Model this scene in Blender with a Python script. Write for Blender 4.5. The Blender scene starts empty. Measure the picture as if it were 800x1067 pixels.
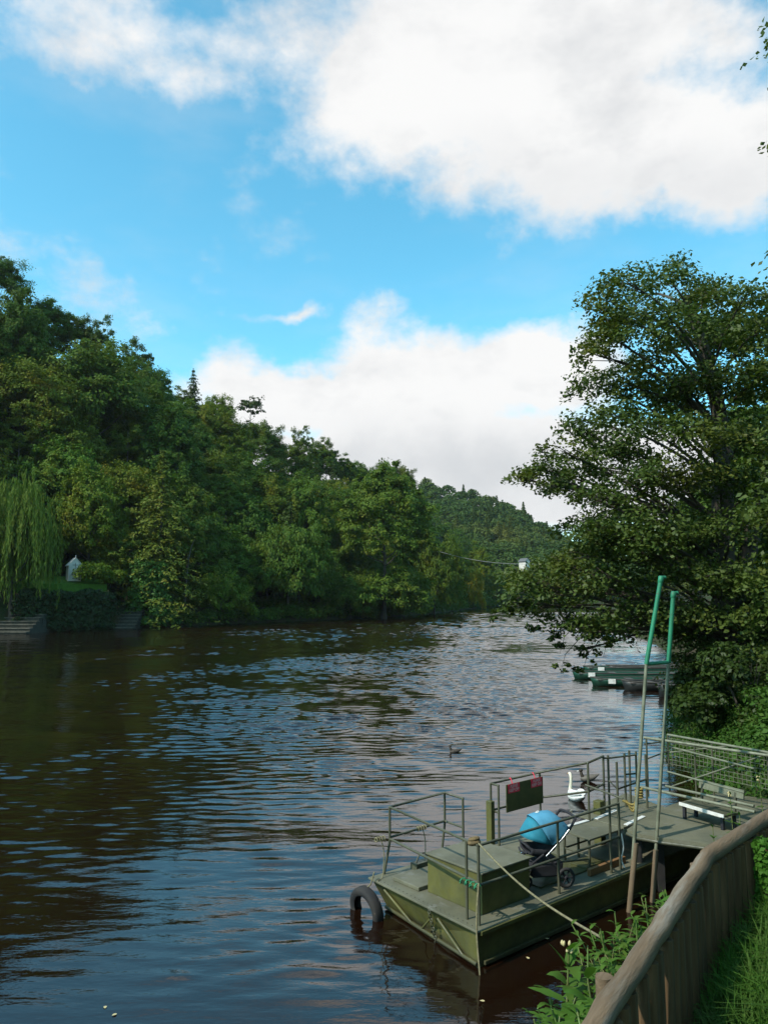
import bpy, math, random
import numpy as np
from mathutils import Vector, Matrix

S = bpy.context.scene
COL = S.collection
R = math.radians
random.seed(7)
RNG = np.random.default_rng(7)

# ------------------------------------------------------------------ camera
H, F, PITCH = 4.6, 800.0, R(6.2)


def ray(x, y):
    a = (x - 400) / F
    b = (533.5 - y) / F
    return (a, math.cos(PITCH) - b * math.sin(PITCH), math.sin(PITCH) + b * math.cos(PITCH))


def U(x, y, z):
    """the point of height z seen at photo pixel (x, y)"""
    d = ray(x, y)
    t = (z - H) / d[2]
    return Vector((d[0] * t, d[1] * t, z))


def D(x, y, Y):
    """the point at forward distance Y seen at photo pixel (x, y)"""
    d = ray(x, y)
    t = Y / d[1]
    return Vector((d[0] * t, Y, H + d[2] * t))


cam = bpy.data.cameras.new('camera')
co = bpy.data.objects.new('camera', cam)
COL.objects.link(co)
co.location = (0, 0, H)
co.rotation_euler = (R(90) + PITCH, 0, 0)
cam.sensor_fit = 'VERTICAL'
cam.sensor_height = 36.0
cam.lens = 36.0 * F / 1067.0
cam.clip_start = 0.05
cam.clip_end = 5000
S.camera = co

# ------------------------------------------------------------------ node helpers


class NT:
    def __init__(s, tree):
        s.t = tree

    def n(s, kind, **kw):
        nd = s.t.nodes.new(kind)
        for k, v in kw.items():
            setattr(nd, k, v)
        return nd

    def put(s, sock, v):
        if isinstance(v, bpy.types.NodeSocket):
            s.t.links.new(v, sock)
        elif v is not None:
            if hasattr(sock.default_value, '__len__') and not hasattr(v, '__len__'):
                v = (v,) * len(sock.default_value)
            if hasattr(v, '__len__') and len(v) == 3 and len(sock.default_value) == 4:
                v = (*v, 1)
            sock.default_value = v

    def m(s, op, a, b=None, c=None, clamp=False):
        nd = s.n('ShaderNodeMath', operation=op, use_clamp=clamp)
        s.put(nd.inputs[0], a)
        if b is not None:
            s.put(nd.inputs[1], b)
        if c is not None:
            s.put(nd.inputs[2], c)
        return nd.outputs[0]

    def noise(s, vec, scale, detail=4, rough=.55, dist=0.0, out=0):
        nd = s.n('ShaderNodeTexNoise')
        s.put(nd.inputs['Vector'], vec)
        nd.inputs['Scale'].default_value = scale
        nd.inputs['Detail'].default_value = detail
        nd.inputs['Roughness'].default_value = rough
        nd.inputs['Distortion'].default_value = dist
        return nd.outputs[out]

    def mapping(s, vec, scale=(1, 1, 1), rot=(0, 0, 0), loc=(0, 0, 0)):
        nd = s.n('ShaderNodeMapping')
        s.put(nd.inputs['Vector'], vec)
        nd.inputs['Scale'].default_value = scale
        nd.inputs['Rotation'].default_value = rot
        nd.inputs['Location'].default_value = loc
        return nd.outputs[0]

    def mix(s, f, a, b, mode='MIX'):
        nd = s.n('ShaderNodeMix', data_type='RGBA', blend_type=mode)
        s.put(nd.inputs[0], f)
        s.put(nd.inputs[6], a)
        s.put(nd.inputs[7], b)
        return nd.outputs[2]

    def smooth(s, v, lo, hi, a=0.0, b=1.0):
        nd = s.n('ShaderNodeMapRange', interpolation_type='SMOOTHSTEP')
        s.put(nd.inputs[0], v)
        nd.inputs[1].default_value = lo
        nd.inputs[2].default_value = hi
        nd.inputs[3].default_value = a
        nd.inputs[4].default_value = b
        return nd.outputs[0]


def new_mat(name):
    m = bpy.data.materials.new(name)
    m.use_nodes = True
    t = m.node_tree
    t.nodes.clear()
    k = NT(t)
    out = k.n('ShaderNodeOutputMaterial')
    return m, k, out


def surf(name, c1, c2=None, rough=.6, scale=6.0, metal=0.0, bump=0.0, bscale=40.0, spec=.4, stretch=(1, 1, 1), spots=None, coord='Object', turn=0.0):
    """a principled surface whose colour wanders between c1 and c2, with optional spots of a third colour"""
    m, k, out = new_mat(name)
    p = k.n('ShaderNodeBsdfPrincipled')
    tc = k.n('ShaderNodeTexCoord').outputs[coord]
    v = k.mapping(k.mapping(tc, rot=(0, 0, turn)), stretch)
    if c2 is None:
        c2 = tuple(x * .75 for x in c1)
    f = k.smooth(k.noise(v, scale, 6, .6), .35, .68)
    col = k.mix(f, c1, c2)
    if spots:
        sc, ss, lo, hi = spots
        col = k.mix(k.smooth(k.noise(v, ss, 5, .65), lo, hi), col, sc)
    k.put(p.inputs['Base Color'], col)
    k.put(p.inputs['Roughness'], k.smooth(k.noise(v, scale * 2, 4), .3, .7, max(rough - .1, .02), min(rough + .1, 1)))
    p.inputs['Metallic'].default_value = metal
    p.inputs['Specular IOR Level'].default_value = spec
    if bump:
        b = k.n('ShaderNodeBump')
        b.inputs['Strength'].default_value = .6
        b.inputs['Distance'].default_value = bump
        k.put(b.inputs['Height'], k.noise(v, bscale, 5, .6))
        k.put(p.inputs['Normal'], b.outputs[0])
    k.put(out.inputs[0], p.outputs[0])
    return m


def foliage(name, c1, c2, c3=None, trans=.28, nscale=.35, rough=.6, spec=.12):
    """leaves: colour varies leaf by leaf and clump by clump, tinted by the tree's own colour"""
    m, k, out = new_mat(name)
    p = k.n('ShaderNodeBsdfPrincipled')
    tr = k.n('ShaderNodeBsdfTranslucent')
    geo = k.n('ShaderNodeNewGeometry')
    tc = k.n('ShaderNodeTexCoord').outputs['Object']
    oi = k.n('ShaderNodeObjectInfo')
    col = k.mix(geo.outputs['Random Per Island'], c1, c2)
    if c3:
        col = k.mix(k.smooth(k.noise(tc, nscale, 3), .5, .72), col, c3)
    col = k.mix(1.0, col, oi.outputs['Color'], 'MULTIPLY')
    k.put(p.inputs['Base Color'], col)
    p.inputs['Roughness'].default_value = rough
    p.inputs['Specular IOR Level'].default_value = spec
    k.put(tr.inputs[0], k.mix(1.0, col, (1.1, 1.25, .6), 'MULTIPLY'))
    mx = k.n('ShaderNodeMixShader')
    mx.inputs[0].default_value = trans
    k.put(mx.inputs[1], p.outputs[0])
    k.put(mx.inputs[2], tr.outputs[0])
    k.put(out.inputs[0], mx.outputs[0])
    return m


# ------------------------------------------------------------------ object helpers
def link(name, me, mat=None, parent=None):
    o = bpy.data.objects.new(name, me)
    if mat is not None and not me.materials:
        me.materials.append(mat)
    COL.objects.link(o)
    if parent is not None:
        o.parent = parent
    return o


def tag(o, label=None, cat=None, group=None, kind=None):
    if label:
        o['label'] = label
    if cat:
        o['category'] = cat
    if group:
        o['group'] = group
    if kind:
        o['kind'] = kind
    return o


def thing(name, label, cat, loc=(0, 0, 0), rz=0.0, group=None):
    o = bpy.data.objects.new(name, None)
    COL.objects.link(o)
    o.location = loc
    o.rotation_euler = (0, 0, rz)
    o.empty_display_size = .2
    return tag(o, label, cat, group)


def copy_tree(o, parent=None):
    c = o.copy()
    COL.objects.link(c)
    if parent is not None:
        c.parent = parent
    for ch in list(o.children):
        copy_tree(ch, c)
    return c


def np_mesh(name, V, nper, mat=None, smooth=False):
    """V: (n * nper, 3); every nper vertices make one face"""
    V = np.ascontiguousarray(V, dtype=np.float32)
    n = len(V) // nper
    me = bpy.data.meshes.new(name)
    me.vertices.add(n * nper)
    me.vertices.foreach_set('co', V.ravel())
    me.loops.add(n * nper)
    me.loops.foreach_set('vertex_index', np.arange(n * nper, dtype=np.int32))
    me.polygons.add(n)
    me.polygons.foreach_set('loop_start', np.arange(0, n * nper, nper, dtype=np.int32))
    me.polygons.foreach_set('loop_total', np.full(n, nper, dtype=np.int32))
    if smooth:
        me.polygons.foreach_set('use_smooth', np.ones(n, dtype=bool))
    me.update()
    if mat is not None:
        me.materials.append(mat)
    return me


class MB:
    """collects shapes, then builds them as one mesh object"""

    def __init__(s):
        s.v, s.f, s.s = [], [], []

    def add(s, vs, fs, smooth=False):
        o = len(s.v)
        s.v += [tuple(p) for p in vs]
        s.f += [tuple(i + o for i in f) for f in fs]
        s.s += [smooth] * len(fs)
        return s

    def box(s, c, d, rz=0.0, rx=0.0, ry=0.0):
        M = Matrix.Translation(Vector(c)) @ Matrix.Rotation(rz, 4, 'Z') @ Matrix.Rotation(ry, 4, 'Y') @ Matrix.Rotation(rx, 4, 'X')
        vs = [M @ Vector((x * d[0] / 2, y * d[1] / 2, z * d[2] / 2)) for z in (-1, 1) for y in (-1, 1) for x in (-1, 1)]
        return s.add(vs, [(0, 2, 3, 1), (4, 5, 7, 6), (0, 1, 5, 4), (2, 6, 7, 3), (0, 4, 6, 2), (1, 3, 7, 5)])

    def prism(s, poly, z0, z1):
        """poly: list of (x, y) or (x, y, z) (then z0 is a depth below it)"""
        n = len(poly)
        if len(poly[0]) == 3:
            top = [Vector(p) for p in poly]
            bot = [Vector(p) - Vector((0, 0, z0)) for p in poly]
        else:
            top = [(p[0], p[1], z1) for p in poly]
            bot = [(p[0], p[1], z0) for p in poly]
        a = sum(top[i][0] * top[(i + 1) % n][1] - top[(i + 1) % n][0] * top[i][1] for i in range(n))
        if a < 0:
            top, bot = top[::-1], bot[::-1]
        fs = [tuple(range(n)), tuple(range(2 * n - 1, n - 1, -1))]
        fs += [(i, n + i, n + (i + 1) % n, (i + 1) % n) for i in range(n)]
        return s.add(list(top) + list(bot), fs)

    def tube(s, pts, r, seg=8, caps=True):
        pts = [Vector(p) for p in pts]
        n = len(pts)
        rs = r if hasattr(r, '__len__') else [r] * n
        vs, fs = [], []
        up = Vector((0, 0, 1))
        prev = None
        for i, p in enumerate(pts):
            t = (pts[min(i + 1, n - 1)] - pts[max(i - 1, 0)])
            if t.length < 1e-9:
                t = Vector((0, 0, 1))
            t.normalize()
            if prev is None:
                a = t.cross(up) if abs(t.z) < .95 else t.cross(Vector((1, 0, 0)))
            else:
                a = prev - t * prev.dot(t)
                if a.length < 1e-6:
                    a = t.cross(up)
            a.normalize()
            prev = a
            b = t.cross(a)
            for k in range(seg):
                w = 2 * math.pi * k / seg
                vs.append(p + (a * math.cos(w) + b * math.sin(w)) * rs[i])
        for i in range(n - 1):
            for k in range(seg):
                k2 = (k + 1) % seg
                fs.append((i * seg + k, i * seg + k2, (i + 1) * seg + k2, (i + 1) * seg + k))
        s.add(vs, fs, True)
        if caps:
            s.add(vs[:seg], [tuple(range(seg - 1, -1, -1))])
            s.add(vs[-seg:], [tuple(range(seg))])
        return s

    def lathe(s, prof, c, axis=(0, 0, 1), seg=20):
        ax = Vector(axis).normalized()
        a = ax.orthogonal().normalized()
        b = ax.cross(a)
        c = Vector(c)
        vs, fs = [], []
        for r, h in prof:
            for k in range(seg):
                w = 2 * math.pi * k / seg
                vs.append(c + ax * h + (a * math.cos(w) + b * math.sin(w)) * r)
        for i in range(len(prof) - 1):
            for k in range(seg):
                k2 = (k + 1) % seg
                fs.append((i * seg + k, i * seg + k2, (i + 1) * seg + k2, (i + 1) * seg + k))
        return s.add(vs, fs, True)

    def torus(s, c, axis, Rr, r, seg=28, ring=10):
        prof = [(Rr + r * math.cos(2 * math.pi * k / ring), r * math.sin(2 * math.pi * k / ring)) for k in range(ring + 1)]
        return s.lathe(prof, c, axis, seg)

    def build(s, name, mat, parent=None, bevel=0.0, subsurf=0):
        me = bpy.data.meshes.new(name)
        me.from_pydata(s.v, [], s.f)
        me.polygons.foreach_set('use_smooth', s.s)
        me.update()
        o = link(name, me, mat, parent)
        if bevel:
            md = o.modifiers.new('bevel', 'BEVEL')
            md.width = bevel
            md.segments = 2
            md.limit_method = 'ANGLE'
            md.angle_limit = R(40)
        if subsurf:
            md = o.modifiers.new('sub', 'SUBSURF')
            md.levels = md.render_levels = subsurf
        return o


def curve_pts(ctrl, n=12):
    """Catmull-Rom through the control points"""
    P = [Vector(p) for p in ctrl]
    P = [P[0] * 2 - P[1]] + P + [P[-1] * 2 - P[-2]]
    out = []
    for i in range(1, len(P) - 2):
        for j in range(n):
            t = j / n
            a, b, c, d = P[i - 1], P[i], P[i + 1], P[i + 2]
            out.append(.5 * ((2 * b) + (c - a) * t + (2 * a - 5 * b + 4 * c - d) * t * t + (3 * b - a - 3 * c + d) * t ** 3))
    out.append(P[-2])
    return out


# ------------------------------------------------------------------ world: blue sky with sunlit cumulus
SUN_EL, SUN_AZ = R(46), math.atan2(-.62, -.40)     # direction towards the sun: from the left, a little behind
sdir = Vector((math.sin(SUN_AZ) * math.cos(SUN_EL), math.cos(SUN_AZ) * math.cos(SUN_EL), math.sin(SUN_EL)))

W = bpy.data.worlds.new('World')
S.world = W
W.use_nodes = True
W.node_tree.nodes.clear()
k = NT(W.node_tree)
wo = k.n('ShaderNodeOutputWorld')
bg = k.n('ShaderNodeBackground')
sky = k.n('ShaderNodeTexSky', sky_type='NISHITA')
sky.sun_disc = False
sky.sun_elevation = SUN_EL
sky.sun_rotation = SUN_AZ
sky.air_density = 1.0
sky.dust_density = .6
sky.ozone_density = 1.2
SKY_STR = 0.12
dirv = k.n('ShaderNodeTexCoord').outputs['Generated']
wob = k.noise(dirv, 7.0, 5, .6, out=1)
vadd = k.n('ShaderNodeVectorMath', operation='MULTIPLY_ADD')
k.put(vadd.inputs[0], wob)
vadd.inputs[1].default_value = (.10, .10, .10)
k.put(vadd.inputs[2], dirv)
sub = k.n('ShaderNodeVectorMath', operation='SUBTRACT')
k.put(sub.inputs[0], vadd.outputs[0])
sub.inputs[1].default_value = (.05, .05, .05)
sep = k.n('ShaderNodeSeparateXYZ')
k.put(sep.inputs[0], sub.outputs[0])
yy = k.m('MAXIMUM', sep.outputs[1], .06)
cu = k.m('DIVIDE', sep.outputs[0], yy)
cw = k.m('DIVIDE', sep.outputs[2], yy)


def uw(x, y):
    d = ray(x, y)
    return d[0] / d[1], d[2] / d[1]


blobs = [  # photo position and half size of each cloud mass, and its weight
    (590, 130, 235, 122, 1.0), (700, 158, 190, 95, 1.0), (415, 105, 135, 108, .93), (270, 30, 170, 80, .31), (70, 240, 130, 60, .07), (560, 20, 260, 90, 1.0),
    (105, 50, 125, 65, .25), (200, 85, 110, 45, .24),
    (430, 405, 150, 80, .95), (560, 390, 120, 62, .95), (310, 415, 150, 48, .95), (480, 490, 330, 75, 1.05), (700, 500, 260, 60, .9), (300, 322, 50, 12, .34), (265, 385, 60, 30, .3),
]
dens = None
for (bx, by, rx, ry, wt) in blobs:
    u0, w0 = uw(bx, by)
    u1, _ = uw(bx + rx, by)
    _, w1 = uw(bx, by - ry)
    a = k.m('DIVIDE', k.m('SUBTRACT', cu, u0), u1 - u0)
    b = k.m('DIVIDE', k.m('SUBTRACT', cw, w0), w1 - w0)
    r2 = k.m('SQRT', k.m('ADD', k.m('MULTIPLY', a, a), k.m('MULTIPLY', b, b)))
    v = k.m('SUBTRACT', wt, k.m('MULTIPLY', r2, wt))
    dens = v if dens is None else k.m('SMOOTH_MAX', dens, v, .18)
back = k.smooth(sep.outputs[1], .0, .25, .02, -.6)
dens = k.m('MAXIMUM', dens, back)
fb = k.noise(k.mapping(dirv, (1, 1, 1.5)), 4.2, 10, .58)
fine = k.noise(k.mapping(dirv, (1, 1, 1.4)), 17.0, 8, .62)
d2 = k.m('ADD', dens, k.m('MULTIPLY', k.m('SUBTRACT', fb, .5), 1.25))
d2 = k.m('ADD', d2, k.m('MULTIPLY', k.m('SUBTRACT', fine, .5), .42))
mask = k.smooth(d2, -.04, .38)
veil = k.m('MULTIPLY', k.smooth(k.noise(k.mapping(dirv, (1.2, 1, 3.2)), 2.4, 7, .6), .42, .78), .20)
mask = k.m('MAXIMUM', mask, veil)
# thick cloud undersides are greyer than the sunlit tops
thick = k.smooth(d2, .15, .9)
_, wA = uw(400, 235)
_, wA2 = uw(400, 120)
_, wB = uw(400, 505)
_, wB2 = uw(400, 410)
shadeA = k.smooth(cw, wA, wA2, .62, 0.0)
shadeB = k.smooth(cw, wB, wB2, .62, 0.0)
selB = k.smooth(cw, uw(400, 320)[1], uw(400, 290)[1], 1.0, 0.0)
gsh = k.m('ADD', k.m('MULTIPLY', shadeB, selB), k.m('MULTIPLY', shadeA, k.m('SUBTRACT', 1.0, selB)))
lum = k.smooth(k.noise(dirv, 6.0, 6, .6), .25, .75, .78, 1.22)
gsh = k.m('MULTIPLY', k.m('MULTIPLY', gsh, k.m('ADD', .35, k.m('MULTIPLY', thick, .65))), lum, clamp=True)
soft = k.m('MULTIPLY', k.smooth(k.noise(k.mapping(dirv, (1, 1, 1.7), loc=(.3, .1, .06)), 5.2, 9, .6), .42, .72), .46)
gsh = k.m('MAXIMUM', gsh, soft)
ccol = k.mix(gsh, (.99, .99, .985), (.53, .56, .60))
ccol = k.mix(1.0, ccol, (.98 / SKY_STR,) * 3, 'MULTIPLY')
hs = k.n('ShaderNodeHueSaturation')
hs.inputs['Hue'].default_value = .478
hs.inputs['Saturation'].default_value = 1.1
hs.inputs['Value'].default_value = 2.3
k.put(hs.inputs['Color'], k.mix(1.0, sky.outputs[0], (.67, .95, .98), 'MULTIPLY'))
k.put(bg.inputs[0], k.mix(mask, hs.outputs[0], ccol))
bg.inputs[1].default_value = SKY_STR
k.put(wo.inputs[0], bg.outputs[0])

sl = bpy.data.lights.new('sun', 'SUN')
sl.energy = 4.6
sl.angle = R(1.2)
sl.color = (1.0, .95, .86)
so = bpy.data.objects.new('sun', sl)
COL.objects.link(so)
so.rotation_euler = (-sdir).to_track_quat('-Z', 'Y').to_euler()
so.location = (-30, -20, 60)

S.view_settings.view_transform = 'Standard'
S.view_settings.look = 'None'
S.view_settings.exposure = 0.0
S.view_settings.gamma = 1.0
S.cycles.use_denoising = True
S.cycles.max_bounces = 8
S.cycles.transparent_max_bounces = 8
S.cycles.caustics_reflective = False
S.cycles.caustics_refractive = False
S.cycles.sample_clamp_indirect = 6.0

# ------------------------------------------------------------------ materials
def hull_paint():
    """old olive paint: patchy fading, rust runs below the deck edge, scum along the waterline, dented plates"""
    m, k, out = new_mat('weathered_hull_paint')
    p = k.n('ShaderNodeBsdfPrincipled')
    tc = k.n('ShaderNodeTexCoord').outputs['Object']
    sp_ = k.n('ShaderNodeSeparateXYZ')
    k.put(sp_.inputs[0], tc)
    col = k.mix(k.smooth(k.noise(tc, 2.3, 7, .62), .36, .66), (.110, .106, .026), (.068, .069, .021))
    run = k.smooth(k.noise(k.mapping(tc, (9, 9, .9)), 1.0, 5, .6), .58, .72)
    col = k.mix(k.m('MULTIPLY', run, .55), col, (.075, .042, .02))
    chip = k.smooth(k.noise(tc, 24, 4, .7), .66, .70)
    col = k.mix(k.m('MULTIPLY', chip, .7), col, (.17, .165, .11))
    zz = k.m('ADD', sp_.outputs[2], k.m('MULTIPLY', k.m('SUBTRACT', k.noise(tc, 6, 5, .65), .5), .16))
    col = k.mix(k.smooth(zz, .03, .13, .8, 0.0), col, (.045, .042, .022))
    k.put(p.inputs['Base Color'], col)
    k.put(p.inputs['Roughness'], k.smooth(k.noise(tc, 9, 4), .3, .7, .38, .7))
    b = k.n('ShaderNodeBump')
    b.inputs['Strength'].default_value = .7
    b.inputs['Distance'].default_value = .012
    k.put(b.inputs['Height'], k.m('ADD', k.noise(tc, 2.6, 2, .5), k.m('MULTIPLY', k.noise(tc, 30, 4, .6), .08)))
    k.put(p.inputs['Normal'], b.outputs[0])
    k.put(out.inputs[0], p.outputs[0])
    return m


M = {}
M['olive_plain'] = surf('olive_paint', (.118, .118, .034), (.080, .084, .028), rough=.5, scale=2.2, bump=.006, bscale=5, spots=((.085, .05, .025), 7, .62, .74))
M['olive'] = hull_paint()
M['olive_dark'] = surf('dark_olive_paint', (.075, .078, .026), (.055, .058, .022), rough=.5, scale=4)
M['deck'] = surf('worn_deck_paint', (.145, .138, .088), (.098, .096, .062), rough=.62, scale=1.6, bump=.003, bscale=40, spots=((.17, .165, .135), 5, .54, .74))
M['pipe'] = surf('painted_pipe', (.088, .088, .055), (.060, .061, .037), rough=.45, scale=8, spots=((.12, .06, .03), 25, .68, .78))
M['galv'] = surf('galvanised_pipe', (.20, .205, .14), (.125, .13, .085), rough=.5, scale=8, metal=.1)
M['white'] = surf('white_paint', (.72, .71, .66), (.55, .54, .49), rough=.5, scale=8)
M['black'] = surf('black_rubber', (.022, .022, .023), (.035, .033, .03), rough=.75, scale=6, bump=.002, bscale=30)
M['tyre_worn'] = surf('worn_tyre', (.016, .016, .017), (.035, .031, .027), rough=.85, scale=5, bump=.004, bscale=25, spots=((.17, .12, .085), 3.5, .60, .74))
M['rope'] = surf('old_rope', (.23, .20, .11), (.13, .115, .06), rough=.9, scale=30)
M['rope_yellow'] = surf('yellow_rope', (.30, .22, .06), (.17, .13, .04), rough=.9, scale=30)
M['green_rope'] = surf('green_cord', (.04, .30, .14), (.03, .2, .1), rough=.7, scale=30)
M['greenpaint'] = surf('green_pole_paint', (.022, .21, .105), (.02, .145, .075), rough=.5, scale=4, spots=((.07, .09, .06), 14, .60, .70))
M['stake'] = surf('peeled_wood', (.17, .12, .07), (.11, .08, .05), rough=.8, scale=5, stretch=(1, 1, .2), bump=.004, bscale=20)
M['wetwood'] = surf('wet_wood', (.05, .035, .024), (.03, .022, .016), rough=.6, scale=6)
M['plank'] = surf('brown_plank', (.22, .115, .045), (.14, .075, .03), rough=.7, scale=4, stretch=(.3, 3, 3))
M['red'] = surf('red_sticker', (.78, .035, .08), (.70, .03, .07), rough=.45, scale=10)
M['blue'] = surf('blue_canopy_cloth', (.075, .265, .39), (.06, .22, .33), rough=.85, scale=5, bump=.003, bscale=14)
M['teal'] = surf('teal_lining', (.018, .19, .26), (.015, .155, .215), rough=.85, scale=5)
M['blackcloth'] = surf('black_cloth', (.018, .018, .022), (.03, .03, .034), rough=.9, scale=8)
M['chrome'] = surf('silver_metal', (.62, .62, .62), (.5, .5, .5), rough=.25, scale=5, metal=.9)
M['boatgreen'] = surf('green_boat_paint', (.012, .058, .034), (.010, .04, .024), rough=.4, scale=3)
M['boatblack'] = surf('black_boat_paint', (.018, .02, .019), (.028, .03, .028), rough=.45, scale=3)
M['boatwood'] = surf('weathered_boat_wood', (.075, .068, .058), (.05, .046, .04), rough=.8, scale=4)
M['bark'] = surf('bark', (.085, .07, .052), (.05, .042, .032), rough=.9, scale=4, bump=.02, bscale=12)
M['palebark'] = surf('pale_bark', (.19, .175, .15), (.10, .095, .08), rough=.9, scale=4, bump=.01, bscale=14)
M['stone'] = surf('mossy_stone', (.115, .105, .08), (.05, .052, .036), rough=.85, scale=2, bump=.02, bscale=8)
M['hutwhite'] = surf('whitewashed_wall', (.72, .70, .63), (.6, .58, .52), rough=.8, scale=2)
M['slate'] = surf('slate_roof', (.13, .13, .13), (.09, .09, .09), rough=.7, scale=3)
M['window'] = surf('dark_glass', (.03, .035, .04), (.04, .045, .05), rough=.1)
M['feather_white'] = surf('white_feathers', (.80, .79, .74), (.7, .69, .64), rough=.8, scale=12, bump=.006, bscale=30)
M['neck_cream'] = surf('cream_feathers', (.74, .70, .55), (.66, .62, .47), rough=.8, scale=12)
M['feather_brown'] = surf('brown_feathers', (.075, .058, .042), (.04, .032, .026), rough=.7, scale=14, bump=.004, bscale=40)
M['feather_grey'] = surf('grey_brown_feathers', (.15, .13, .105), (.09, .078, .064), rough=.7, scale=10)
M['beak'] = surf('orange_beak', (.6, .22, .05), (.5, .18, .04), rough=.5)
M['cable'] = surf('grey_cable', (.30, .30, .29), (.25, .25, .24), rough=.6)


def ground_mat():
    m, k, out = new_mat('earth_and_moss')
    p = k.n('ShaderNodeBsdfPrincipled')
    tc = k.n('ShaderNodeTexCoord').outputs['Object']
    f = k.smooth(k.noise(tc, .6, 8, .65), .4, .62)
    col = k.mix(f, (.028, .045, .014), (.05, .038, .022))
    k.put(p.inputs['Base Color'], col)
    p.inputs['Roughness'].default_value = .95
    p.inputs['Specular IOR Level'].default_value = .1
    b = k.n('ShaderNodeBump')
    b.inputs['Distance'].default_value = .12
    k.put(b.inputs['Height'], k.noise(tc, 3, 8, .65))
    k.put(p.inputs['Normal'], b.outputs[0])
    k.put(out.inputs[0], p.outputs[0])
    return m


M['ground'] = ground_mat()
M['lawn'] = surf('mown_lawn', (.07, .16, .02), (.055, .12, .016), rough=.9, scale=3, bump=.03, bscale=20, spec=.1)


def water_mat():
    m, k, out = new_mat('peaty_river_water')
    p = k.n('ShaderNodeBsdfPrincipled')
    tc = k.n('ShaderNodeTexCoord').outputs['Object']
    k.put(p.inputs['Base Color'], k.mix(k.noise(tc, .05, 3), (.011, .0045, .002), (.0075, .0032, .0016)))
    p.inputs['Roughness'].default_value = .025
    p.inputs['IOR'].default_value = 1.6
    p.inputs['Specular IOR Level'].default_value = .5
    # only the finest ripples are bump; the waves themselves are modelled
    n4 = k.noise(k.mapping(tc, (3.2, 9.0, 1), (0, 0, R(4))), 1.0, 3.0, .55)
    b = k.n('ShaderNodeBump')
    b.inputs['Strength'].default_value = 1.0
    b.inputs['Distance'].default_value = .0045
    k.put(b.inputs['Height'], n4)
    k.put(p.inputs['Normal'], b.outputs[0])
    k.put(out.inputs[0], p.outputs[0])
    return m


M['water'] = water_mat()
FOL = {}
FOL['broad'] = foliage('broad_leaves', (.058, .104, .012), (.105, .150, .020), (.135, .140, .016))
FOL['conifer'] = foliage('conifer_needles', (.036, .068, .016), (.060, .092, .020), (.068, .082, .015), trans=.12)
FOL['willow'] = foliage('willow_leaves', (.085, .135, .02), (.115, .165, .03), (.055, .09, .014))
FOL['alder'] = foliage('alder_leaves', (.046, .078, .014), (.085, .118, .022), (.120, .122, .016), nscale=.28, spec=.22, rough=.5)
FOL['bush'] = foliage('bush_leaves', (.055, .12, .02), (.085, .16, .03), (.11, .15, .03), nscale=1.2)
FOL['weed'] = foliage('weed_leaves', (.055, .13, .018), (.085, .17, .03), (.10, .14, .03), nscale=3, trans=.35)
FOL['grass'] = foliage('grass_blades', (.045, .125, .014), (.08, .17, .026), (.10, .15, .04), nscale=1.6, trans=.35)
FOL['ivy'] = foliage('ivy_leaves', (.018, .036, .010), (.032, .058, .014), None, trans=.12, spec=.2)
FOL['far'] = foliage('far_leaves', (.045, .085, .018), (.074, .118, .024), (.12, .13, .025), nscale=.02)
FOL['wheat'] = surf('buff_flowers', (.55, .47, .24), (.45, .37, .18), rough=.7, scale=20)


# ------------------------------------------------------------------ foliage geometry
def unit(a):
    return a / np.maximum(np.linalg.norm(a, axis=1, keepdims=True), 1e-9)


def leaf_quads(C, N, size, aspect=.62, rng=RNG):
    n = len(C)
    N = unit(N)
    r = rng.normal(size=(n, 3))
    t = unit(r - N * np.sum(r * N, axis=1, keepdims=True))
    b = np.cross(N, t)
    s = (size * rng.uniform(.65, 1.3, n))[:, None]
    bend = N * s * rng.uniform(-.25, .25, n)[:, None]
    V = np.empty((n, 4, 3))
    V[:, 0] = C + t * s
    V[:, 1] = C + b * s * aspect + bend
    V[:, 2] = C - t * s
    V[:, 3] = C - b * s * aspect + bend
    return V.reshape(-1, 3)


def sph(n, rng):
    return unit(rng.normal(size=(n, 3)))


def puff(c, rad, n, size, rng, flat=.7, up=.5):
    """leaves over the shell and a little inside one clump"""
    d = sph(n, rng)
    d[:, 2] = np.where(d[:, 2] < -.35, -d[:, 2], d[:, 2])
    rr = rad * rng.uniform(.55, 1.08, n) ** .8
    P = d * rr[:, None]
    P[:, 2] *= flat
    N = d * .8 + np.array([0, 0, up]) + rng.normal(size=(n, 3)) * .45
    return leaf_quads(P + c, N, size, rng=rng)


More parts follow.
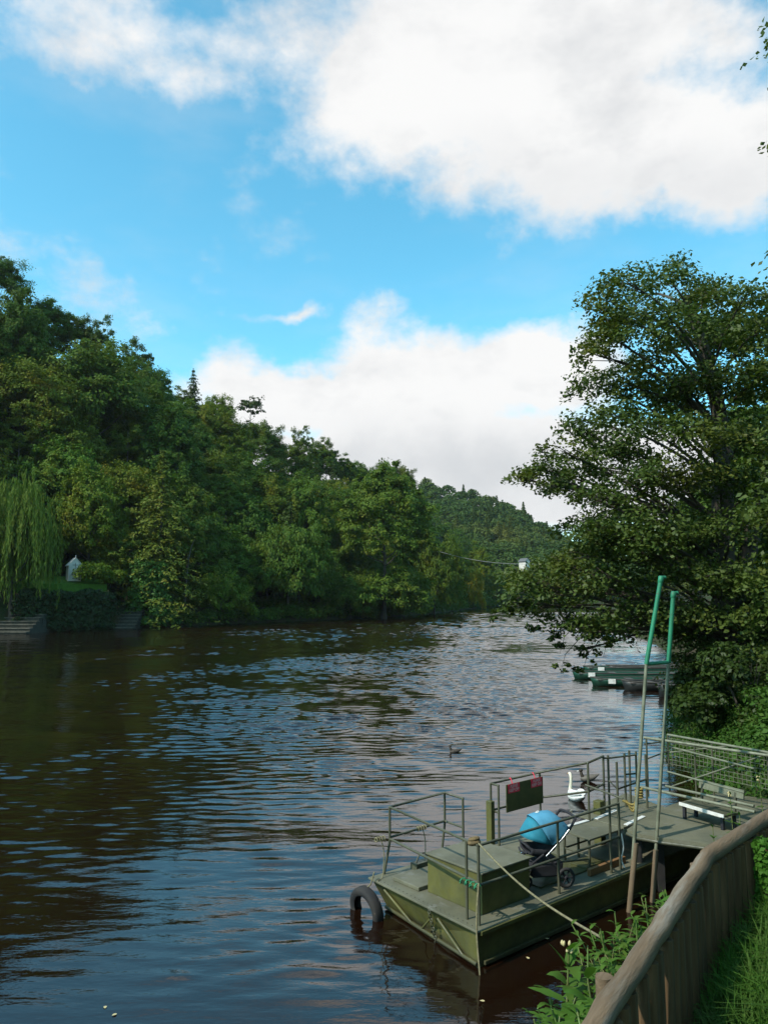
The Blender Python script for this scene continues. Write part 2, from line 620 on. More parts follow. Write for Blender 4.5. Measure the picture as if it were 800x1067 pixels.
def crown_broad(seed, rx, rz, zc, npuff=110, nleaf=85, size=.30, skew=.15, pr=.30):
    """boughs of different length end in loose leaf clumps; the outline stays uneven and light shows between clumps"""
    rng = np.random.default_rng(seed)
    lob = sph(11, rng)
    lobw = rng.uniform(.1, .42, 11)
    out = []
    for i in range(npuff):
        d = sph(1, rng)[0]
        if d[2] < -.55:
            d[2] *= -.6
        dt = lob @ d
        j = int(np.argmax(dt))
        bump = .84 + lobw[j] * max(0, dt[j] - .55) / .45 + .10 * rng.normal()
        rr = rng.uniform(.45, 1.0) ** .45 * bump
        w = rx * (1.0 - skew * d[2])
        c = np.array([d[0] * w * rr, d[1] * w * rr, zc + d[2] * rz * rr])
        rad = rx * pr * rng.uniform(.5, 1.2)
        n = int(nleaf * rng.uniform(.7, 1.3))
        ns = 7
        sc = sph(ns, rng) * rng.uniform(.35, 1.0, (ns, 1)) * rad
        sc[:, 2] = sc[:, 2] * .6 + .12 * rad
        P = sc[rng.integers(0, ns, n)] + np.clip(rng.normal(0, .24, (n, 3)), -.5, .5) * rad * np.array([1, 1, .6])
        P += d * (rng.random((n, 1)) ** 3) * rad * .5
        N = P / max(rad, .01) * .7 + np.array([0, 0, .55]) + d * .35 + rng.normal(size=(n, 3)) * .5
        out.append(leaf_quads(P + c, N, size, .6, rng))
    return np.concatenate(out)


def crown_conifer(seed, rx, h, z0, tiers=22, size=.28, ragged=.25, droop=.45):
    rng = np.random.default_rng(seed)
    C, N = [], []
    for i in range(tiers):
        f = i / (tiers - 1)
        z = z0 + (h - z0) * f
        rad = rx * (1 - f) ** .8 + .25
        nb = max(6, int(16 * (1 - f) + 5))
        a0 = rng.uniform(0, 6.28)
        for b in range(nb):
            a = a0 + b * 6.28 / nb + rng.uniform(-.25, .25)
            L = rad * rng.uniform(1 - ragged, 1 + ragged)
            m = int(30 * L / rx) + 10
            t = rng.uniform(.12, 1, m)
            spread = .16 * L * (1.1 - t)
            x = t * L
            yv = rng.normal(0, 1, m) * (spread + .12)
            zz = z - droop * L * t ** 1.6 * .6 + rng.normal(0, .12, m) + .12 * L * t
            C.append(np.stack([x * math.cos(a) - yv * math.sin(a), x * math.sin(a) + yv * math.cos(a), zz], 1))
            nn = np.stack([np.full(m, math.cos(a) * .5), np.full(m, math.sin(a) * .5), np.full(m, .9)], 1)
            N.append(nn + rng.normal(0, .4, (m, 3)))
    return leaf_quads(np.concatenate(C), np.concatenate(N), size, .45, rng)


def crown_willow(seed, rx, h, nstr=760, size=.26):
    """rounded heads of hanging strands, one below the other"""
    rng = np.random.default_rng(seed)
    heads = [(0, 0, 1.0, 1.0)] + [(rng.uniform(-.55, .55), rng.uniform(-.55, .55), rng.uniform(.62, .95), rng.uniform(.35, .6)) for q in range(9)]
    C, T = [], []
    for i in range(nstr):
        hx, hy, hz, hr = heads[rng.integers(0, len(heads))]
        a = rng.uniform(0, 6.28)
        u = math.sqrt(rng.uniform(.0, 1))
        r_ = rx * hr * u * .92
        z0 = h * hz * (.50 + .50 * math.sqrt(max(0, 1 - u * u * .85))) * rng.uniform(.93, 1.03)
        L = min(rng.uniform(2.0, 6.5), z0 - .6)
        m = int(L / .15) + 3
        t = np.linspace(0, 1, m)
        sway = rng.normal(0, .3, 2)
        bell = .8 * u * np.sin(t * 1.9)
        x = hx * rx + math.cos(a) * (r_ + bell) + sway[0] * t + rng.normal(0, .09, m)
        y = hy * rx + math.sin(a) * (r_ + bell) + sway[1] * t + rng.normal(0, .09, m)
        z = z0 - L * t ** 1.35
        C.append(np.stack([x, y, z], 1))
        T.append(np.tile([math.cos(a), math.sin(a), .35], (m, 1)) + rng.normal(0, .5, (m, 3)))
    C = np.concatenate(C)
    N = unit(np.concatenate(T))
    n = len(C)
    t = unit(np.stack([rng.normal(0, .25, n), rng.normal(0, .25, n), -np.ones(n)], 1))
    b = unit(np.cross(N, t))
    s = size * rng.uniform(.6, 1.4, n)[:, None]
    V = np.empty((n, 4, 3))
    V[:, 0] = C - t * s
    V[:, 1] = C + b * s * .26
    V[:, 2] = C + t * s
    V[:, 3] = C - b * s * .26
    return V.reshape(-1, 3)


def trunk_mb(h, r, seed, limbs=7, spread=.32, lean=.03, zfrac=(.35, .85)):
    rnd = random.Random(seed)
    mb = MB()
    top = Vector((rnd.uniform(-1, 1) * lean * h, rnd.uniform(-1, 1) * lean * h, h))
    pts = [Vector((0, 0, -1.0)), Vector((0, 0, 0)), top * .35 + Vector((rnd.uniform(-.2, .2), rnd.uniform(-.2, .2), 0)), top * .7, top]
    c = curve_pts(pts, 5)
    rs = [r * (1.25 if p.z < .2 else max(.12, 1 - .85 * p.z / h)) for p in c]
    mb.tube(c, rs, 7)
    for i in range(limbs):
        f = rnd.uniform(*zfrac)
        p = top * f
        a = i * 2.4 + rnd.uniform(-.4, .4)
        L = h * spread * rnd.uniform(.7, 1.2) * (1.2 - f)
        q = p + Vector((math.cos(a) * L, math.sin(a) * L, L * rnd.uniform(.5, 1.0)))
        mid = (p + q) / 2 + Vector((0, 0, -.08 * L))
        rr = r * (1 - .8 * f) * .55
        mb.tube(curve_pts([p, mid, q], 4), [rr * (1 - .75 * j / 8) for j in range(9)], 5)
    return mb


# ------------------------------------------------------------------ terrain, water
def loft(name, rows, mat, sub=4, jitter=0.0):
    """rows of equally many points -> one smooth sheet"""
    rr = [curve_pts(r, sub) for r in rows]
    n = len(rr[0])
    mb = MB()
    vs = [p for r in rr for p in r]
    fs = [(i * n + j, i * n + j + 1, (i + 1) * n + j + 1, (i + 1) * n + j) for i in range(len(rr) - 1) for j in range(n - 1)]
    mb.add(vs, fs, True)
    o = mb.build(name, mat)
    return tag(o, kind='structure')


big = MB().add([(-900, -300, -3), (900, -300, -3), (900, 900, -3), (-900, 900, -3)], [(0, 1, 2, 3)])
tag(big.build('ground', M['ground']), kind='structure')


def steps_to(*segs):
    """coordinates from a list of (start, end, spacing)"""
    out = []
    for (a_, b_, d_) in segs:
        out += list(np.arange(a_, b_ - d_ * .01, d_))
    return np.array(out + [segs[-1][1]])


def sstep(v, lo, hi):
    t_ = np.clip((v - lo) / (hi - lo), 0, 1)
    return t_ * t_ * (3 - 2 * t_)


def river_surface():
    """wind ripples as real relief: many small waves running down the valley, rougher in midstream, calm in the lee"""
    rw = np.random.default_rng(1234)
    xs = steps_to((-320, -70, 25), (-70, -30, .5), (-30, -14, .24), (-14, 9, .13), (9, 20, .3), (20, 70, .8), (70, 320, 25))
    ys = steps_to((-150, -10, 20), (-10, 6, 2), (6, 30, .055), (30, 62, .075), (62, 110, .14), (110, 210, .42), (210, 340, .8), (340, 420, 8))
    X, Y = np.meshgrid(xs, ys)
    dy = np.gradient(ys)[:, None]

    def wander(s_, n_=14):
        o_ = np.zeros_like(X)
        for q_ in range(n_):
            kk = rw.normal(0, s_, 2)
            o_ += np.cos(kk[0] * X + kk[1] * Y + rw.uniform(0, 6.28))
        return o_ / math.sqrt(n_ / 2)
    n1, n2, n3 = wander(.22), wander(.5), wander(1.1)
    q_ = X + .42 * Y + 2.2 * n1
    wind = sstep(q_, 1.0, 13.0) * sstep(Y, 13, 27)
    A = np.clip(.64 + .22 * n1 + .18 * n2 + .08 * n3, .18, 1.4)
    A *= .50 + .50 * sstep(Y + .6 * n2, 8.4, 11.8)
    A = A * (1 + 1.5 * wind + 1.5 * sstep(q_, 6, 30) * sstep(Y, 60, 140))
    rr = ((X + .3) / 3.0) ** 2 + ((Y - 30.5) / 8.5) ** 2 + .42 * n2 + .35 * n3
    A *= 1 - .72 * (1 - sstep(rr, .25, 1.15))
    Z = np.zeros_like(X)
    n_ = 96
    lam = np.exp(rw.uniform(math.log(.15), math.log(.68), n_))
    ang = rw.normal(R(6), R(19), n_)
    for l_, a_ in zip(lam, ang):
        kx, ky = 2 * math.pi / l_ * math.sin(a_), 2 * math.pi / l_ * math.cos(a_)
        amp = .105 * math.sqrt(2 / n_) * l_ / (2 * math.pi)
        Z += amp * np.clip(l_ / (2.4 * dy) - .45, 0, 1) * np.cos(kx * X + ky * Y + rw.uniform(0, 6.28))
    Z *= A
    for q in range(10):
        l_, a_ = rw.uniform(2.2, 5.5), rw.normal(0, R(35))
        kx, ky = 2 * math.pi / l_ * math.sin(a_), 2 * math.pi / l_ * math.cos(a_)
        Z += .018 * math.sqrt(.2) * l_ / 6.28 * np.clip(l_ / (3.2 * dy) - .6, 0, 1) * np.cos(kx * X + ky * Y + rw.uniform(0, 6.28))
    far_w = sstep(q_, 4, 26) * sstep(Y, 55, 130)
    for q in range(40):
        l_, a_ = math.exp(rw.uniform(math.log(1.0), math.log(3.2))), rw.normal(0, R(24))
        kx, ky = 2 * math.pi / l_ * math.sin(a_), 2 * math.pi / l_ * math.cos(a_)
        Z += .13 * math.sqrt(2 / 40) * l_ / 6.28 * np.clip(l_ / (2.4 * dy) - .4, 0, 1) * far_w * np.cos(kx * X + ky * Y + rw.uniform(0, 6.28))
    edge = sstep(X, -70, -60) * (1 - sstep(X, 55, 68))
    Z *= edge
    ny, nx = X.shape
    me = bpy.data.meshes.new('water')
    V = np.stack([X, Y, Z], -1).astype(np.float32).reshape(-1, 3)
    me.vertices.add(len(V))
    me.vertices.foreach_set('co', V.ravel())
    i0 = (np.arange(ny - 1)[:, None] * nx + np.arange(nx - 1)[None, :]).ravel()
    fi = np.stack([i0, i0 + 1, i0 + nx + 1, i0 + nx], 1).astype(np.int32)
    me.loops.add(fi.size)
    me.loops.foreach_set('vertex_index', fi.ravel())
    me.polygons.add(len(fi))
    me.polygons.foreach_set('loop_start', np.arange(0, fi.size, 4, dtype=np.int32))
    me.polygons.foreach_set('loop_total', np.full(len(fi), 4, dtype=np.int32))
    me.polygons.foreach_set('use_smooth', np.ones(len(fi), dtype=bool))
    me.update()
    return me


tag(link('water', river_surface(), M['water']), kind='structure')

# left bank and its wooded hill: the waterline, then where the ridge runs and how high its tree tops reach
LB = [(-130, 10), (-88, 52), (-64, 75), (-46.75, 94.5), (-34.8, 108.1), (-23.5, 126.3), (-9, 146), (2, 166), (11.8, 190.5), (22, 232), (32.3, 274), (48, 322), (80, 330), (150, 300)]
RIDGE = [(-520, 160, 60), (-300, 190, 95), (-150, 215, 125), (0, 262, 150), (100, 335, 166), (180, 382, 182), (300, 448, 215), (360, 472, 230), (420, 486, 260), (470, 520, 330), (500, 545, 380), (520, 575, 420), (560, 590, 450), (660, 600, 450)]
TREE_H = 14.3
ridge_pts = []
for (px, py, Y) in RIDGE:
    p = D(px, py, Y)
    ridge_pts.append(Vector((p.x, p.y, max(p.z - TREE_H, 6))))
TERR = [5.0, 5.0, 5.0, 5.0, 3.6, 2.4, 1.6, 1.5, 1.5, 1.5, 1.5, 1.5, 1.5, 1.5]


def hill_point(i, t):
    """i: station along the bank (float), t: 0 waterline .. 1 ridge"""
    a = int(min(max(math.floor(i), 0), len(LB) - 2))
    f = i - a
    w = Vector((*LB[a], 0)).lerp(Vector((*LB[a + 1], 0)), f)
    r = ridge_pts[a].lerp(ridge_pts[a + 1], f)
    tz = TERR[a] * (1 - f) + TERR[a + 1] * f
    p = w.lerp(r, t)
    if t < .06:
        z = tz * max(0, t) / .06
    elif t < .2:
        z = tz + .6 * (t - .06) / .14
    else:
        u = (t - .2) / .8
        z = tz + .6 + (r.z - tz - .6) * (u ** 1.0)
    return Vector((p.x, p.y, z))


rows = [[Vector((x, y, 0)) + (Vector((0, 0, 0)) - Vector((x * .0, -y * .0, 2.0))) for (x, y) in LB]]
rows[0] = [hill_point(i, 0) + Vector((3, -3, -1.6)) for i in range(len(LB))]
for t in (0.0, .02, .06, .12, .2, .35, .5, .65, .8, .92, 1.0):
    rows.append([hill_point(i, t) for i in range(len(LB))])
rows.append([hill_point(i, 1.0) + Vector((-12, 25, -1)) for i in range(len(LB))])
rows.append([hill_point(i, 1.0) + Vector((-80, 140, -45)) for i in range(len(LB))])
loft('wooded_hill', rows, M['ground'])

# far hill closing the valley
FARTOP = [(250, 505, 520), (420, 492, 520), (480, 504, 510), (530, 520, 500), (570, 545, 490), (620, 566, 480), (700, 576, 470), (820, 585, 460), (1000, 585, 450)]
ft = []
for (px, py, Y) in FARTOP:
    p = D(px, py, Y)
    ft.append(Vector((p.x, p.y, p.z - 13)))
fb_ = [Vector((p.x * .74, 345 + .02 * p.x, 1)) for p in ft]
rows = [[p + Vector((0, -15, -3)) for p in fb_], fb_]
for t in (.25, .5, .75, 1):
    rows.append([a.lerp(b, t) for a, b in zip(fb_, ft)])
rows.append([p + Vector((20, 120, -20)) for p in ft])
loft('far_hill', rows, M['ground'])


def far_point(i, t):
    a = int(min(max(math.floor(i), 0), len(ft) - 2))
    f = i - a
    return fb_[a].lerp(fb_[a + 1], f).lerp(ft[a].lerp(ft[a + 1], f), t)


# right bank
RW = [(-12, -9), (-5, -2.5), (-2.6, .6), (-1.1, 2.6), (.15, 4.4), (1.5, 6.2), (3.2, 8.1), (4.9, 9.9), (6.0, 12.0), (6.5, 14.5), (7.4, 18), (8.6, 23), (11.8, 32), (18, 46), (27, 80), (40, 150), (66, 215), (130, 240)]
RF = [(-9.5, -12), (-4.1, -4.5), (-1.5, -.44), (-.4, 1.21), (.65, 2.86), (1.72, 4.54), (4.1, 7.0), (6.5, 8.9), (7.7, 11.6), (8.3, 14.2), (9.2, 18), (10.4, 23.2), (13.6, 31.5), (20.5, 45), (30, 78), (43, 147), (68, 206), (130, 230)]


def right_rows():
    rows = []
    n = len(RW)
    rows.append([Vector((RW[i][0] - (RF[i][0] - RW[i][0]) * .8, RW[i][1] - (RF[i][1] - RW[i][1]) * .8, -1.4)) for i in range(n)])
    for (t, z) in ((0, 0), (.4, .85), (.75, 1.6), (.985, 1.95), (1.01, 2.42), (1.6, 2.5), (2.6, 2.65), (5, 2.95), (12, 4.0), (30, 12)):
        row = []
        for i in range(n):
            w, f = Vector((*RW[i], 0)), Vector((*RF[i], 0))
            L = (f - w).length
            p = w + (f - w).normalized() * (t * min(L, 2.2) if t > 1 else t * L)
            zz = z * (1.0 if i < 9 else .72)
            if t > 1:
                zz += {5: .16, 6: .62, 7: .3}.get(i, 0) * (1 if t < 4 else .5)
            row.append(Vector((p.x, p.y, zz)))
        rows.append(row)
    return rows


RR = right_rows()
loft('river_bank', RR, M['ground'])
from mathutils.bvhtree import BVHTree


def bvh_of(name):
    me = bpy.data.objects[name].data
    return BVHTree.FromPolygons([v.co.copy() for v in me.vertices], [tuple(p.vertices) for p in me.polygons])


BANK = bvh_of('river_bank')
HILL = bvh_of('wooded_hill')


def drop(x, y, bvh=None, default=0.0):
    hit = (bvh or BANK).ray_cast(Vector((x, y, 300)), Vector((0, 0, -1)))
    return hit[0].z if hit[0] is not None else default



# ------------------------------------------------------------------ trees of the far bank
PROTO = {}


def proto(key, V, mat, th, tr, limbs=7, bark='bark', seed=1, **kw):
    cm = np_mesh('crown_' + key, V, 4, mat)
    tm_o = trunk_mb(th, tr, seed, limbs, **kw).build('trunk', M[bark])
    tm = tm_o.data
    bpy.data.objects.remove(tm_o)
    PROTO[key] = (cm, tm, float(V[:, 2].max()), float(np.abs(V[:, :2]).max()))


proto('round_a', crown_broad(11, 5.0, 5.6, 8.4, 190, 150, .19, pr=.24), FOL['broad'], 11, .28, seed=1)
proto('round_b', crown_broad(12, 5.6, 5.0, 8.0, 200, 145, .19, skew=.05, pr=.23), FOL['broad'], 10, .30, seed=2)
proto('oval', crown_broad(13, 4.0, 6.6, 9.2, 180, 145, .18, skew=.28, pr=.24), FOL['broad'], 13, .24, seed=3)
proto('lobed', crown_broad(14, 5.4, 6.0, 8.8, 130, 200, .19, skew=.1, pr=.30), FOL['broad'], 12, .28, seed=4)
proto('airy', crown_broad(15, 4.2, 6.0, 9.6, 70, 130, .18, skew=.1, pr=.24), FOL['broad'], 15, .20, 12, 'palebark', seed=5)
proto('spruce', crown_conifer(21, 3.6, 16, 1.5, tiers=22, size=.22, ragged=.5, droop=.7), FOL['conifer'], 15.5, .22, 0, seed=6)
proto('bare_pine', np.concatenate([crown_broad(31, 2.6, 2.2, 13.2, 26, 60, .22, pr=.33), crown_broad(32, 1.6, 1.0, 9.4, 8, 40, .22, pr=.4)]), FOL['conifer'], 14.5, .20, 10, 'palebark', seed=7, spread=.2, zfrac=(.5, .95))
proto('bank_shrub', crown_broad(41, 5.0, 3.1, 2.9, 130, 150, .18, skew=.15, pr=.28), FOL['broad'], 4.5, .16, seed=8)
proto('willow', crown_willow(51, 6.0, 15.5), FOL['willow'], 11, .34, seed=9)
proto('ragged_conifer', crown_conifer(22, 5.6, 22, .5, tiers=34, size=.25, ragged=.45, droop=.6), FOL['conifer'], 21, .3, 0, seed=10)
proto('tall_oval', np.concatenate([crown_broad(61, 8.0, 9.6, 15.5, 230, 210, .24, skew=.12, pr=.22), crown_broad(62, 7.6, 4.0, 4.3, 110, 190, .24, pr=.24)]), FOL['broad'], 22, .45, 10, seed=11)
proto('overhang', crown_broad(71, 8.5, 5.0, 5.0, 210, 190, .22, skew=.1, pr=.21), FOL['broad'], 8.5, .3, 8, seed=12)

TREES = []


def tree(name, label, key, loc, scale, rz, color, group=None, sz=None, cat='tree'):
    cm, tm, hh, ww = PROTO[key]
    t = thing(name, label, cat, loc, rz, group)
    s = scale if sz is None else sz
    t.scale = (scale, scale, s)
    a = link('trunk', tm, None, t)
    b = link('crown', cm, None, t)
    b.color = (*color, 1)
    TREES.append((loc[0], loc[1], scale * ww))
    return t


def at_bank(px, Y, dz=0.0):
    """stand on the far bank's ground straight below photo column px at forward distance Y"""
    p = D(px, 600, Y)
    return Vector((p.x, p.y, drop(p.x, p.y, HILL) - .1 + dz))


def fit(px, pytop, Y, key):
    """ground point and vertical scale so that the tree's top reaches photo row pytop"""
    g = at_bank(px, Y)
    top = D(px, pytop, Y).z
    return g, (top - g.z) / PROTO[key][2]


def named(name, label, key, px, pytop, Y, width, rz, color, group=None, cat='tree'):
    g, sz = fit(px, pytop, Y, key)
    sx = (width / F * Y / 2) / PROTO[key][3]
    return tree(name, label, key, g, sx, rz, color, group, sz, cat)


named('weeping_willow', 'pale green weeping willow hanging over the steps on the far bank', 'willow', 14, 488, 96.5, 104, .4, (1.15, 1.12, .95))
named('broadleaf_tree', 'rounded yellow green tree standing behind the white hut', 'round_b', 92, 474, 113, 108, .9, (1.25, 1.2, .85))
named('conifer_tree', 'ragged olive conifer with ivy on its lower side beside the narrow steps', 'ragged_conifer', 166, 468, 113.5, 128, .3, (2.0, 1.55, .8))
named('riverside_tree', 'tall broad tree leaning over the river, biggest on the far bank', 'tall_oval', 400, 474, 153, 132, .2, (1.0, 1.05, .9))
named('riverside_tree', 'dark tree drooping to the water left of the biggest far bank tree', 'overhang', 300, 540, 139, 120, 1.1, (.85, .98, .9))
named('riverside_shrub', 'low bushy shrub at the water right of the bare leaning trunk', 'bank_shrub', 232, 588, 124.5, 84, .5, (1.2, 1.25, .9), cat='shrub')
named('riverside_shrub', 'dark low shrub under the left side of the biggest far bank tree', 'bank_shrub', 366, 592, 148.5, 70, .9, (.85, .95, .9), cat='shrub')
named('riverside_shrub', 'dark low shrub under the right side of the biggest far bank tree', 'bank_shrub', 420, 586, 165, 70, 2.9, (.9, .95, .85), cat='shrub')
named('riverside_tree', 'mid green tree with a domed top behind the drooping dark tree', 'round_a', 320, 494, 158, 92, 2.1, (.95, 1.1, .95))
named('riverside_tree', 'blue green narrow tree between the ivy conifer and the domed tree', 'oval', 262, 500, 143, 66, 1.3, (.75, 1.0, 1.0))
named('riverside_tree', 'bushy tree at the water just right of the biggest far bank tree', 'overhang', 452, 556, 186, 84, .7, (1.05, 1.0, .8))
named('riverside_tree', 'olive green tree at the river bend beside the small yellow tree', 'round_b', 470, 552, 226, 54, 2.7, (.95, 1.0, .85))
named('yellow_tree', 'small golden yellow tree on the bank at the river bend', 'bank_shrub', 493, 584, 256, 30, .1, (2.6, 1.55, .5))
named('riverside_tree', 'dark rounded tree right of the small golden tree at the bend', 'round_a', 519, 592, 318, 34, .8, (.9, 1.1, .9))
named('yellow_tree', 'low pale yellow green bush at the far end of the water', 'bank_shrub', 509, 606, 318, 30, 1.4, (2.0, 1.6, .6), cat='shrub')
named('riverside_tree', 'light green tree at the far end of the water under the white house', 'round_b', 540, 588, 330, 46, 1.9, (1.7, 1.6, .8))
named('riverside_tree', 'olive tree at the far end of the water half behind the big alder', 'round_a', 572, 594, 330, 40, .2, (1.1, 1.05, .8))
named('riverside_tree', 'mid green tree above the small golden tree at the bend', 'oval', 500, 562, 306, 38, .2, (1.3, 1.25, .8))
named('ridge_pine', 'thin scruffy pine with a flat top sticking up from the ridge line', 'bare_pine', 258, 411, 196, 36, .6, (.9, .9, .9))
named('ridge_spruce', 'dark pointed spruce standing on the ridge above the ivy conifer', 'spruce', 196, 384, 178, 48, .6, (.8, .8, .9))
named('ridge_tree', 'sparse pale stemmed tree on the ridge right of the flat topped pine', 'airy', 312, 440, 214, 30, .6, (1.0, .95, .8))
named('ridge_tree', 'sparse tree on the ridge above the biggest far bank tree', 'airy', 340, 452, 220, 30, 1.6, (1.0, .95, .8))
named('ridge_tree', 'feathery blue grey larch on the ridge high at the left', 'airy', 92, 322, 160, 40, .6, (.9, .95, 1.6))
named('ridge_tree', 'feathery leaning larch on the ridge right of the other larch', 'airy', 134, 348, 170, 46, 1.6, (.85, .9, 1.4))
named('hill_tree', 'tall oak like tree with a wide crown halfway up the left hillside', 'lobed', 88, 350, 136, 150, .4, (.95, 1.0, .85))
named('hill_tree', 'dark tree high at the left edge of the hillside', 'round_a', 8, 292, 132, 96, .4, (.75, .9, .85))
named('hill_tree', 'tall dark tree just behind the ivy conifer on the slope', 'oval', 168, 402, 138, 96, .4, (.7, .9, .85))

# hillside woodland: one tree after another up the slope, each with its own species, height and tint
LOOK = [('round_a', 'dark green round crowned', (.75, .92, .85)), ('round_b', 'mid green spreading', (.95, 1.05, .9)), ('oval', 'tall narrow green', (.85, 1.0, .9)),
        ('lobed', 'olive green lobed', (1.1, 1.02, .75)), ('airy', 'thin crowned pale stemmed', (1.0, 1.0, .8)), ('spruce', 'dark pointed conifer', (.85, .95, .95)),
        ('round_b', 'yellowish green', (1.35, 1.2, .75)), ('lobed', 'deep green heavy crowned', (.7, .85, .8))]
WHERE = [(-1e9, 20, 'behind the weeping willow'), (20, 110, 'behind the white hut'), (110, 215, 'behind the ivy conifer'), (215, 290, 'behind the bare leaning trunk'),
         (290, 360, 'behind the drooping dark tree'), (360, 440, 'behind the biggest far bank tree'), (440, 1e9, 'towards the river bend')]
rnd = random.Random(5)


def px_of(p):
    y = p[1] * math.cos(PITCH) + (p[2] - H) * math.sin(PITCH)
    z = (p[2] - H) * math.cos(PITCH) - p[1] * math.sin(PITCH)
    return 400 + F * p[0] / y, 533.5 - F * z / y


cells = {}
placed = []
tries = 0
while tries < 9000 and len(placed) < 215:
    tries += 1
    i = rnd.uniform(1.7, 8.1)
    t = rnd.random() ** .8 * 1.0 + .045
    if t > 1.02:
        continue
    p = hill_point(i, t)
    sc = rnd.uniform(.8, 1.25)
    if p.y < 60:
        continue
    dmin = 6.2 if p.y < 170 else 8.0
    if any((p.x - a) ** 2 + (p.y - b) ** 2 < dmin ** 2 for a, b, _ in TREES[27:]) or any((p.x - a) ** 2 + (p.y - b) ** 2 < (w * .55) ** 2 for a, b, w in TREES[:27]):
        continue
    x, y = px_of(p)
    if x < -160 or x > 520:
        continue
    if -20 < x < 130 and t < .2:       # the garden in front of the hut stays open
        continue
    key, look, colr = LOOK[rnd.choices(range(8), [4, 4, 3, 4, 1.2, 1.6, 2.2, 3])[0]]
    if t < .12:
        sc *= .75
    if t > .72:
        sc *= .84
    j = [rnd.uniform(.88, 1.14) for _ in range(3)]
    colr = tuple(c * j[0] * (j[1] if q == 0 else 1) for q, c in enumerate(colr))
    band = 'low on the hill' if t < .3 else 'midway up the hill' if t < .68 else 'near the hilltop'
    wh = next(w for a, b, w in WHERE if a <= x < b)
    placed.append(1)
    tree('hill_tree', f'{look} tree {band} {wh}', key, (p.x, p.y, drop(p.x, p.y, HILL) - .3), sc, rnd.uniform(0, 6.28), colr, 'trees covering the left hillside', sc * rnd.uniform(.9, 1.18))

# understorey that hides the slope between the stems
V = []
rg = np.random.default_rng(77)
for q in range(900):
    i, t = rg.uniform(1.7, 11.5), rg.uniform(.03, .9)
    p = hill_point(i, t)
    x, y = px_of(p)
    if x < -120 or x > 560 or (0 < x < 150 and t < .16):
        continue
    V.append(puff(np.array([p.x, p.y, p.z + .5]), rg.uniform(1.2, 2.4), 110, .24, rg, .8))
for q in range(420):      # the slope above the river bend
    i, t = rg.uniform(7.6, 12.4), rg.uniform(.04, 1.0)
    p = hill_point(i, t)
    V.append(puff(np.array([p.x, p.y, p.z + rg.uniform(.8, 3.0)]), rg.uniform(1.8, 3.6), 150, .36, rg, .9))
for q in range(260):      # overhanging fringe along the waterline
    i, t = rg.uniform(4.25, 12.6), rg.uniform(-.006, .03)
    p = hill_point(i, t)
    V.append(puff(np.array([p.x, p.y, .5 + rg.uniform(0, 1.4)]), rg.uniform(.9, 1.9), 150, .22, rg, .75))
o = link('undergrowth', np_mesh('undergrowth', np.concatenate(V), 4, FOL['broad']))
o.color = (.7, .85, .75, 1)
tag(o, 'low dark green undergrowth between the trees of the far bank', 'undergrowth', kind='stuff')

# far hill: reads as one mass of woodland
V = []
rg = np.random.default_rng(78)
for q in range(950):
    i, t = rg.uniform(0, len(ft) - 1.05), rg.uniform(0.02, 1.03)
    p = far_point(i, t)
    rx = rg.uniform(3.6, 6.6)
    if rg.random() < .12:
        c = crown_conifer(int(rg.integers(1e6)), 3.0, rg.uniform(13, 18), 0, tiers=18, size=.55)
        c = c + np.array([p.x, p.y, p.z - 1])
    else:
        hgt = rg.uniform(4.5, 7)
        cc = []
        for w in range(11):
            d = sph(1, rg)[0]
            d[2] = abs(d[2]) * 1.0 - .2
            cc.append(puff(np.array([p.x + d[0] * rx * .7, p.y + d[1] * rx * .7, p.z + 5 + d[2] * hgt * .75]), rx * .5, 42, .75, rg, .85))
        c = np.concatenate(cc)
    V.append(c)
o = link('far_wood', np_mesh('far_wood', np.concatenate(V), 4, FOL['far']))
tag(o, 'dense woodland covering the far hill at the end of the valley', 'woodland', kind='stuff')

# garden on the far bank: lawn terrace, hedge, steps, hut, ivy, leaning trunk
gl = []
for (px, py, Y) in [(18, 607, 99.5), (60, 607, 102.2), (86, 607, 104.6), (112, 607, 107.5), (110, 600, 112), (70, 600, 110), (30, 600, 106)]:
    p = D(px, py, Y)
    gl.append((p.x, p.y, 6.15 if py == 607 else 7.3))
lawn_mb = MB()
lawn_mb.prism(gl, 3.2, 0)
tag(lawn_mb.build('lawn', M['lawn']), kind='structure')


def hedge(name, label, pts, hgt, dep, n, seed, color):
    rgx = np.random.default_rng(seed)
    out = []
    P = [Vector(p) for p in pts]
    for q in range(n):
        f = rgx.uniform(0, len(P) - 1.001)
        a = int(f)
        c = P[a].lerp(P[a + 1], f - a)
        h_ = rgx.uniform(.0, 1)
        bulge = dep * (.6 + .5 * math.sin(h_ * 3.0))
        off = rgx.uniform(-bulge, bulge * .6)
        out.append(puff(np.array([c.x + off * .5, c.y + off, c.z + h_ * hgt]), rgx.uniform(.5, .95), 80, .20, rgx, .85, .3))
    o = link(name, np_mesh(name, np.concatenate(out), 4, FOL['ivy']))
    o.color = (*color, 1)
    return tag(o, label, 'hedge')


hp = [D(px, 640, Y) for px, Y in ((26, 97.2), (50, 99.0), (80, 101.6), (116, 105.6))]
hedge('ivy_hedge', 'dark overgrown ivy hedge along the water below the white hut', [(p.x, p.y, .2) for p in hp], 4.7, 1.5, 330, 91, (.9, .95, 1))
core = MB()
core.prism([(p.x, p.y) for p in hp] + [(p.x - 1.2, p.y + 1.6) for p in hp[::-1]], -1, 4.8)
tag(core.build('retaining_wall', M['ground']), 'low earth and stone wall hidden behind the ivy hedge', 'wall')


M['riser'] = surf('dark_riser', (.05, .048, .036), (.028, .03, .02), rough=.9, scale=3)  # step fronts, coloured darker than the treads


